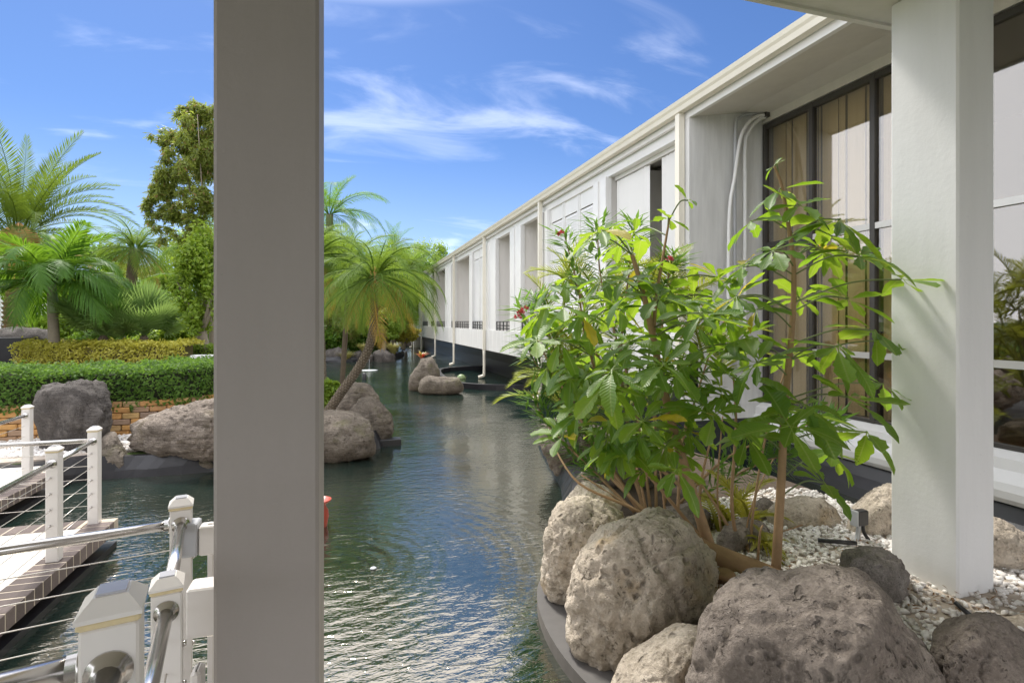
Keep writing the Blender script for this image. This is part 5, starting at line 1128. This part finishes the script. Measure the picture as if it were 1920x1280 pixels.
def umbrella_tree(label, stem_px, d, clusters, seed, r0, r1, extra_stems=(), more=0.0):
    rs = random.Random(seed); pts = [at_d(a, bb, dd) for a, bb, dd in stem_px]; base = pts[0]
    T = thing('umbrella_tree', base, label, 'tree', None)
    sp = smooth_path(pts, 6); n = len(sp)
    MB().tube(sp, [r0+(r1-r0)*i/(n-1) for i in range(n)], 10).build('trunk', M['bark_tan'], T, True)
    for es in extra_stems:
        q = smooth_path([at_d(a, bb, dd) for a, bb, dd in es], 5); MB().tube(q, [r0*0.36*(1-0.6*i/len(q)) for i in range(len(q))], 8).build('branch', M['bark_tan'], T, True); sp = sp+q
    pet = MB(); out_ = []; clusters = list(clusters)
    for cl_ in list(clusters):
        for _ in range(int(more+rs.random())):
            if len(cl_) != 3: continue
            clusters.append((cl_[0]+rs.uniform(-48, 48), cl_[1]+rs.uniform(-30, 55), cl_[2]+rs.uniform(-.3, .45)))
    for cl_ in clusters:
        px, py, dz = cl_[0], cl_[1], cl_[2]; ln = cl_[3] if len(cl_) > 3 else rs.uniform(0.165, 0.25); nl = cl_[4] if len(cl_) > 4 else rs.choice((7, 8, 8, 9, 10))
        C = at_d(px, py, d+dz)
        # nearest lower point of the stem
        best = min(sp, key=lambda p: (p-C).length+max(0, p.z-C.z+0.08)*3)
        outw = C-best; outw.z = max(outw.z, 0.02); flat = Vector((outw.x, outw.y, 0)); ax = (flat.normalized() if flat.length > 1e-3 else FWD)*0.55+UP*0.8
        mid = best.lerp(C, 0.55)+UP*0.05
        pet.tube(smooth_path([best, mid, C], 4), 0.0055, 5)
        umb_cluster(out_, C, ax, nl, ln, rs.uniform(-0.25, 0.45), rs)
    place_leaves(T, out_)
    o = pet.build('petioles', M['stem_green'], T, True); o['kind'] = 'stuff'
    return T
cl1 = [(1290, 376, 0, .13, 3), (1255, 410, .0, .14, 5), (1110, 450, -.1), (1165, 455, .3), (1065, 520, 0), (1130, 520, -.3), (1195, 500, .1), (1090, 590, -.3), (1160, 580, .2), (1235, 560, -.25), (1050, 640, -.1), (1110, 660, .3), (1180, 640, -.35), (1250, 640, .1),
       (1300, 560, .2), (1345, 520, 0), (1310, 610, -.35), (1360, 600, .2), (1070, 710, -.2), (1135, 720, -.4), (1200, 710, .2), (1265, 700, -.4), (1320, 680, .1), (1085, 775, 0), (1145, 790, -.2), (1205, 790, -.45), (1265, 770, .2), (1320, 760, -.3), (1180, 845, -.2), (1245, 840, -.4), (1130, 850, .1), (1300, 820, .1), (1210, 880, -.1, .2), (1360, 700, -.2), (1025, 690, .2), (1015, 590, .3)]
umbrella_tree('leafy umbrella tree on the left rising behind the round tan boulder', [(1340, 1052, 3.72), (1318, 985, 3.75), (1288, 890, 3.8), (1262, 800, 3.8), (1240, 710, 3.75), (1222, 620, 3.7), (1205, 545, 3.7), (1185, 478, 3.7)], 3.75, cl1, 31, 0.042, 0.014,
              [[(1225, 640, 3.7), (1230, 560, 3.72), (1245, 470, 3.74), (1255, 412, 3.75)], [(1300, 930, 3.8), (1230, 870, 3.9), (1150, 780, 3.95), (1100, 640, 3.9), (1085, 540, 3.85)]], more=1.5)
cl2 = [(1452, 312, 0, .08, 4), (1462, 355, 0, .2, 6), (1408, 415, .1, .22, 6), (1500, 385, -.1, .22), (1575, 412, -.15, .3), (1540, 470, .2), (1450, 470, -.2), (1392, 500, .0), (1610, 480, -.3, .26), (1690, 524, -.2, .31, 7), (1590, 560, .1, .24), (1500, 560, .25, .22), (1420, 580, -.2), (1380, 560, .3, .22), (1640, 620, -.1, .28), (1570, 650, -.3, .26), (1485, 660, .2, .24), (1420, 680, -.2, .26), (1655, 720, .0, .22, 6), (1590, 745, -.35, .27), (1510, 760, -.3, .28),
       (1440, 770, .1, .26), (1625, 810, -.1, .27, 7), (1560, 850, .15, .24), (1480, 800, -.45, .28, 6), (1545, 905, -.15, .22, 6), (1400, 820, -.1, .25), (1380, 640, .25, .25), (1690, 640, .1, .2, 5)]
umbrella_tree('slender umbrella tree on the right with leaves reaching over the white column', [(1455, 1066, 3.52), (1460, 980, 3.55), (1466, 880, 3.58), (1470, 780, 3.6), (1478, 690, 3.6), (1486, 600, 3.6), (1488, 500, 3.6), (1478, 420, 3.6), (1466, 350, 3.6), (1452, 312, 3.6)], 3.6, cl2, 37, 0.032, 0.008, more=0.55)
# the log both trees spring from
lg_ = smooth_path([at_d(1296, 1014, 3.72), at_d(1340, 1040, 3.68), at_d(1400, 1066, 3.58), at_d(1450, 1084, 3.5), at_d(1500, 1098, 3.42)], 5)
LG = thing('log', lg_[0], 'thick tan root log lying behind the grey lava boulder', 'log')
MB().tube(lg_, [0.055+0.025*math.sin(i/20*PI) for i in range(len(lg_))], 12).build('trunk', M['bark_tan'], LG, True)

# ------------------------------------------------------------------ oleander, areca and fern behind
OL = thing('oleander_shrub', at_d(1190, 960, 4.7), 'oleander shrub with narrow leaves and pink flowers leaning over the water', 'shrub')
stems = [[(1200, 960, 4.6), (1120, 840, 4.8), (1040, 700, 5.0), (975, 575, 5.1)], [(1200, 960, 4.7), (1100, 820, 5.0), (1010, 690, 5.3), (985, 640, 5.3)], [(1210, 960, 4.7), (1150, 780, 5.0), (1090, 560, 5.2), (1058, 440, 5.2)], [(1220, 960, 4.8), (1190, 760, 5.0), (1130, 540, 5.1), (1120, 420, 5.1)],
         [(1230, 960, 4.8), (1230, 740, 5.0), (1250, 540, 5.1), (1262, 480, 5.1)], [(1190, 960, 4.6), (1110, 880, 4.8), (1030, 800, 5.0), (1000, 740, 5.1)], [(1240, 960, 4.9), (1300, 760, 5.0), (1350, 600, 5.0)], [(1250, 970, 4.9), (1360, 860, 4.9), (1500, 800, 4.8), (1560, 790, 4.8)], [(1205, 960, 4.8), (1165, 700, 5.2), (1180, 500, 5.3), (1190, 420, 5.3)],
         [(1250, 970, 4.9), (1400, 880, 4.9), (1480, 850, 4.8)], [(1200, 960, 4.9), (1080, 760, 5.4), (1020, 600, 5.5), (1005, 560, 5.5)]]
m = MB(); PP, DD, NN_ = [], [], []
for sti in stems:
    q = smooth_path([at_d(*s) for s in sti], 10); m.tube(q, [0.016*(1-0.7*i/len(q)) for i in range(len(q))], 5)
    for i in range(int(len(q)*0.28), len(q)):
        for w_ in range(11):
            t = (q[min(i+1, len(q)-1)]-q[i-1]).normalized(); u = t.orthogonal(); u.rotate(Matrix.Rotation(i*0.9+w_*0.9+random.uniform(-.3, .3), 3, t))
            PP.append(q[i]+u*0.01+Vector((random.gauss(0, .03), random.gauss(0, .03), random.gauss(0, .03)))); DD.append(u*0.9+t*random.uniform(0.2, 1.0)-UP*0.15); NN_.append(t+UP*0.7)
m.build('stem', M['bark_tan'], OL, True)
b0 = wl(OL)
n = len(PP); leaf_obj('foliage', np.array([p[:] for p in PP]), np.array([p[:] for p in DD]), np.array([p[:] for p in NN_]), rng.uniform(0.15, 0.25, n), rng.uniform(0.022, 0.034, n), M['oleander'], OL, tuple(b0), 0.15)
for px, py, d_ in ((1052, 440, 5.1), (976, 588, 4.95), (984, 582, 5.0), (1254, 488, 4.9), (1366, 606, 4.6), (970, 596, 4.95)):
    c = np.array(at_d(px, py, d_)); n = 16; d = rdir(n); d[:, 2] = np.abs(d[:, 2]); leaf = leaf_arrays(c+d*0.015-np.array(b0), d, rdir(n), np.full(n, 0.035), np.full(n, 0.03))
    put('flower', npmesh('flower', leaf[0], leaf[1], M['flower']), OL, tuple(b0))
AR = thing('areca_palm', at_d(1180, 900, 5.6), 'bright yellow green feathery palm behind the umbrella tree', 'palm')
ARM = [frond_mesh('frond', 0.9, R_(e), R_(s_), 30, 0.30, 0.022, 0.3, 0.2, M['areca']) for e, s_ in ((75, 50), (55, 80), (35, 80))]
for i in range(95):
    px, py = random.choice([(1060, 560), (1100, 520), (1140, 620), (1130, 700), (1200, 560), (1250, 520), (1060, 650), (1090, 700), (1300, 600), (1160, 760), (1050, 690), (1070, 520), (1160, 500), (1280, 560), (1340, 640), (1060, 620)]); c = at_d(px+random.uniform(-35, 35), py+random.uniform(10, 90), 5.6+random.uniform(-.2, .3))
    o = put('frond', random.choice(ARM), AR, c); o.rotation_euler = (0, 0, random.uniform(0, 6.28)); s_ = random.uniform(0.5, 0.85); o.scale = (s_, s_, s_)
m = MB()
for k in range(14):
    a, bb = random.uniform(1050, 1320), random.uniform(560, 720); m.tube(smooth_path([at_d(1150+random.uniform(-60, 120), 930, 5.4), at_d((1180+a)/2, 800, 5.5), at_d(a, bb, 5.6)], 4), 0.012, 5)
m.build('stem', M['stem_green'], AR, True)
FE = thing('fern', at_d(1385, 1000, 4.35), 'yellow fern glowing between the stems of the umbrella trees', 'fern')
FEM = [frond_mesh('frond', 0.55, R_(e), R_(s_), 22, 0.13, 0.022, 0.1, 0.15, M['fern']) for e, s_ in ((75, 70), (50, 90), (30, 80))]
for i in range(15):
    o = put('frond', random.choice(FEM), FE, at_d(1375+random.uniform(-40, 45), 1005+random.uniform(-15, 5), 4.3+random.uniform(-.15, .15))); o.rotation_euler = (0, 0, i*2.4); s_ = random.uniform(0.8, 1.2); o.scale = (s_, s_, s_)
F2 = thing('fern', at_d(1440, 1030, 3.8), 'small feathery green fern at the foot of the right umbrella tree', 'fern')
for i in range(9):
    o = put('frond', random.choice(FEM), F2, at_d(1437, 1022, 3.8)); o.rotation_euler = (0, 0, i*2.4); o.scale = (.32, .32, .32)
# bare stems between boulders and leaves
BS = thing('bare_shrub', at_d(1260, 1000, 4.1), 'tangle of bare brown stems leaning left behind the boulders', 'shrub')
lines = [[(1290, 1005, 4.0), (1180, 950, 4.05), (1085, 905, 4.1), (1040, 840, 4.3)], [(1300, 1010, 4.1), (1200, 960, 4.2), (1090, 890, 4.4)], [(1250, 985, 4.2), (1240, 900, 4.2), (1225, 780, 4.3)], [(1270, 985, 4.2), (1275, 880, 4.3), (1290, 760, 4.3)], [(1340, 1040, 3.9), (1250, 930, 4.0), (1180, 850, 4.1)], [(1360, 1030, 4.0), (1345, 930, 4.1), (1355, 780, 4.2)],
         [(1385, 1030, 3.9), (1372, 940, 3.9), (1380, 800, 4.0), (1375, 700, 4.0)], [(1395, 1040, 3.9), (1350, 960, 4.0), (1310, 900, 4.1)], [(1310, 1000, 4.1), (1315, 900, 4.2), (1340, 800, 4.2)], [(1215, 975, 4.3), (1200, 900, 4.3), (1180, 820, 4.4)], [(1405, 1045, 3.8), (1400, 990, 3.9), (1420, 920, 4.0), (1450, 860, 4.1)], [(1408, 1040, 3.85), (1412, 960, 3.9), (1440, 800, 4.0), (1490, 640, 4.1)], [(1240, 985, 4.1), (1160, 985, 4.0), (1115, 985, 4.0)], [(1230, 980, 4.3), (1150, 900, 4.5), (1130, 880, 4.5)], [(1420, 1060, 3.7), (1425, 1000, 3.75), (1430, 985, 3.8)]]
for ln in lines:
    q = smooth_path([at_d(*s) for s in ln], 5); r0 = random.uniform(0.009, 0.018); MB().tube(q, [r0*(1-0.55*i/len(q)) for i in range(len(q))], 6).build('stem', M['bark_tan'], BS, True)

# dry leaves fallen between the boulders and on the gravel
n = 260; P = np.empty((n, 3))
for i in range(n):
    a_, b_ = random.choice([(1370, 1050), (1350, 1090), (1420, 1110), (1620, 1020), (1760, 1120), (1300, 1020), (1480, 1060), (1840, 1140)]); v = at_z(a_+random.gauss(0, 40), b_+random.gauss(0, 16), 0.385); P[i] = v
Nn = np.tile(np.array([[0, 0, 1.0]]), (n, 1))+rng.normal(size=(n, 3))*0.45; D = np.cross(Nn, rdir(n))
M['litter'] = m_leaf('dry_leaf_litter', (0.16, 0.085, 0.04), (0.34, 0.20, 0.09), (0.3, 0.18, 0.08), 0.2)
me_ = leaf_arrays(P, D, Nn, rng.uniform(0.02, 0.06, n), rng.uniform(0.008, 0.02, n)); o = put('leaf_litter', npmesh('leaf_litter', me_[0], me_[1], M['litter'])); o['kind'] = 'stuff'
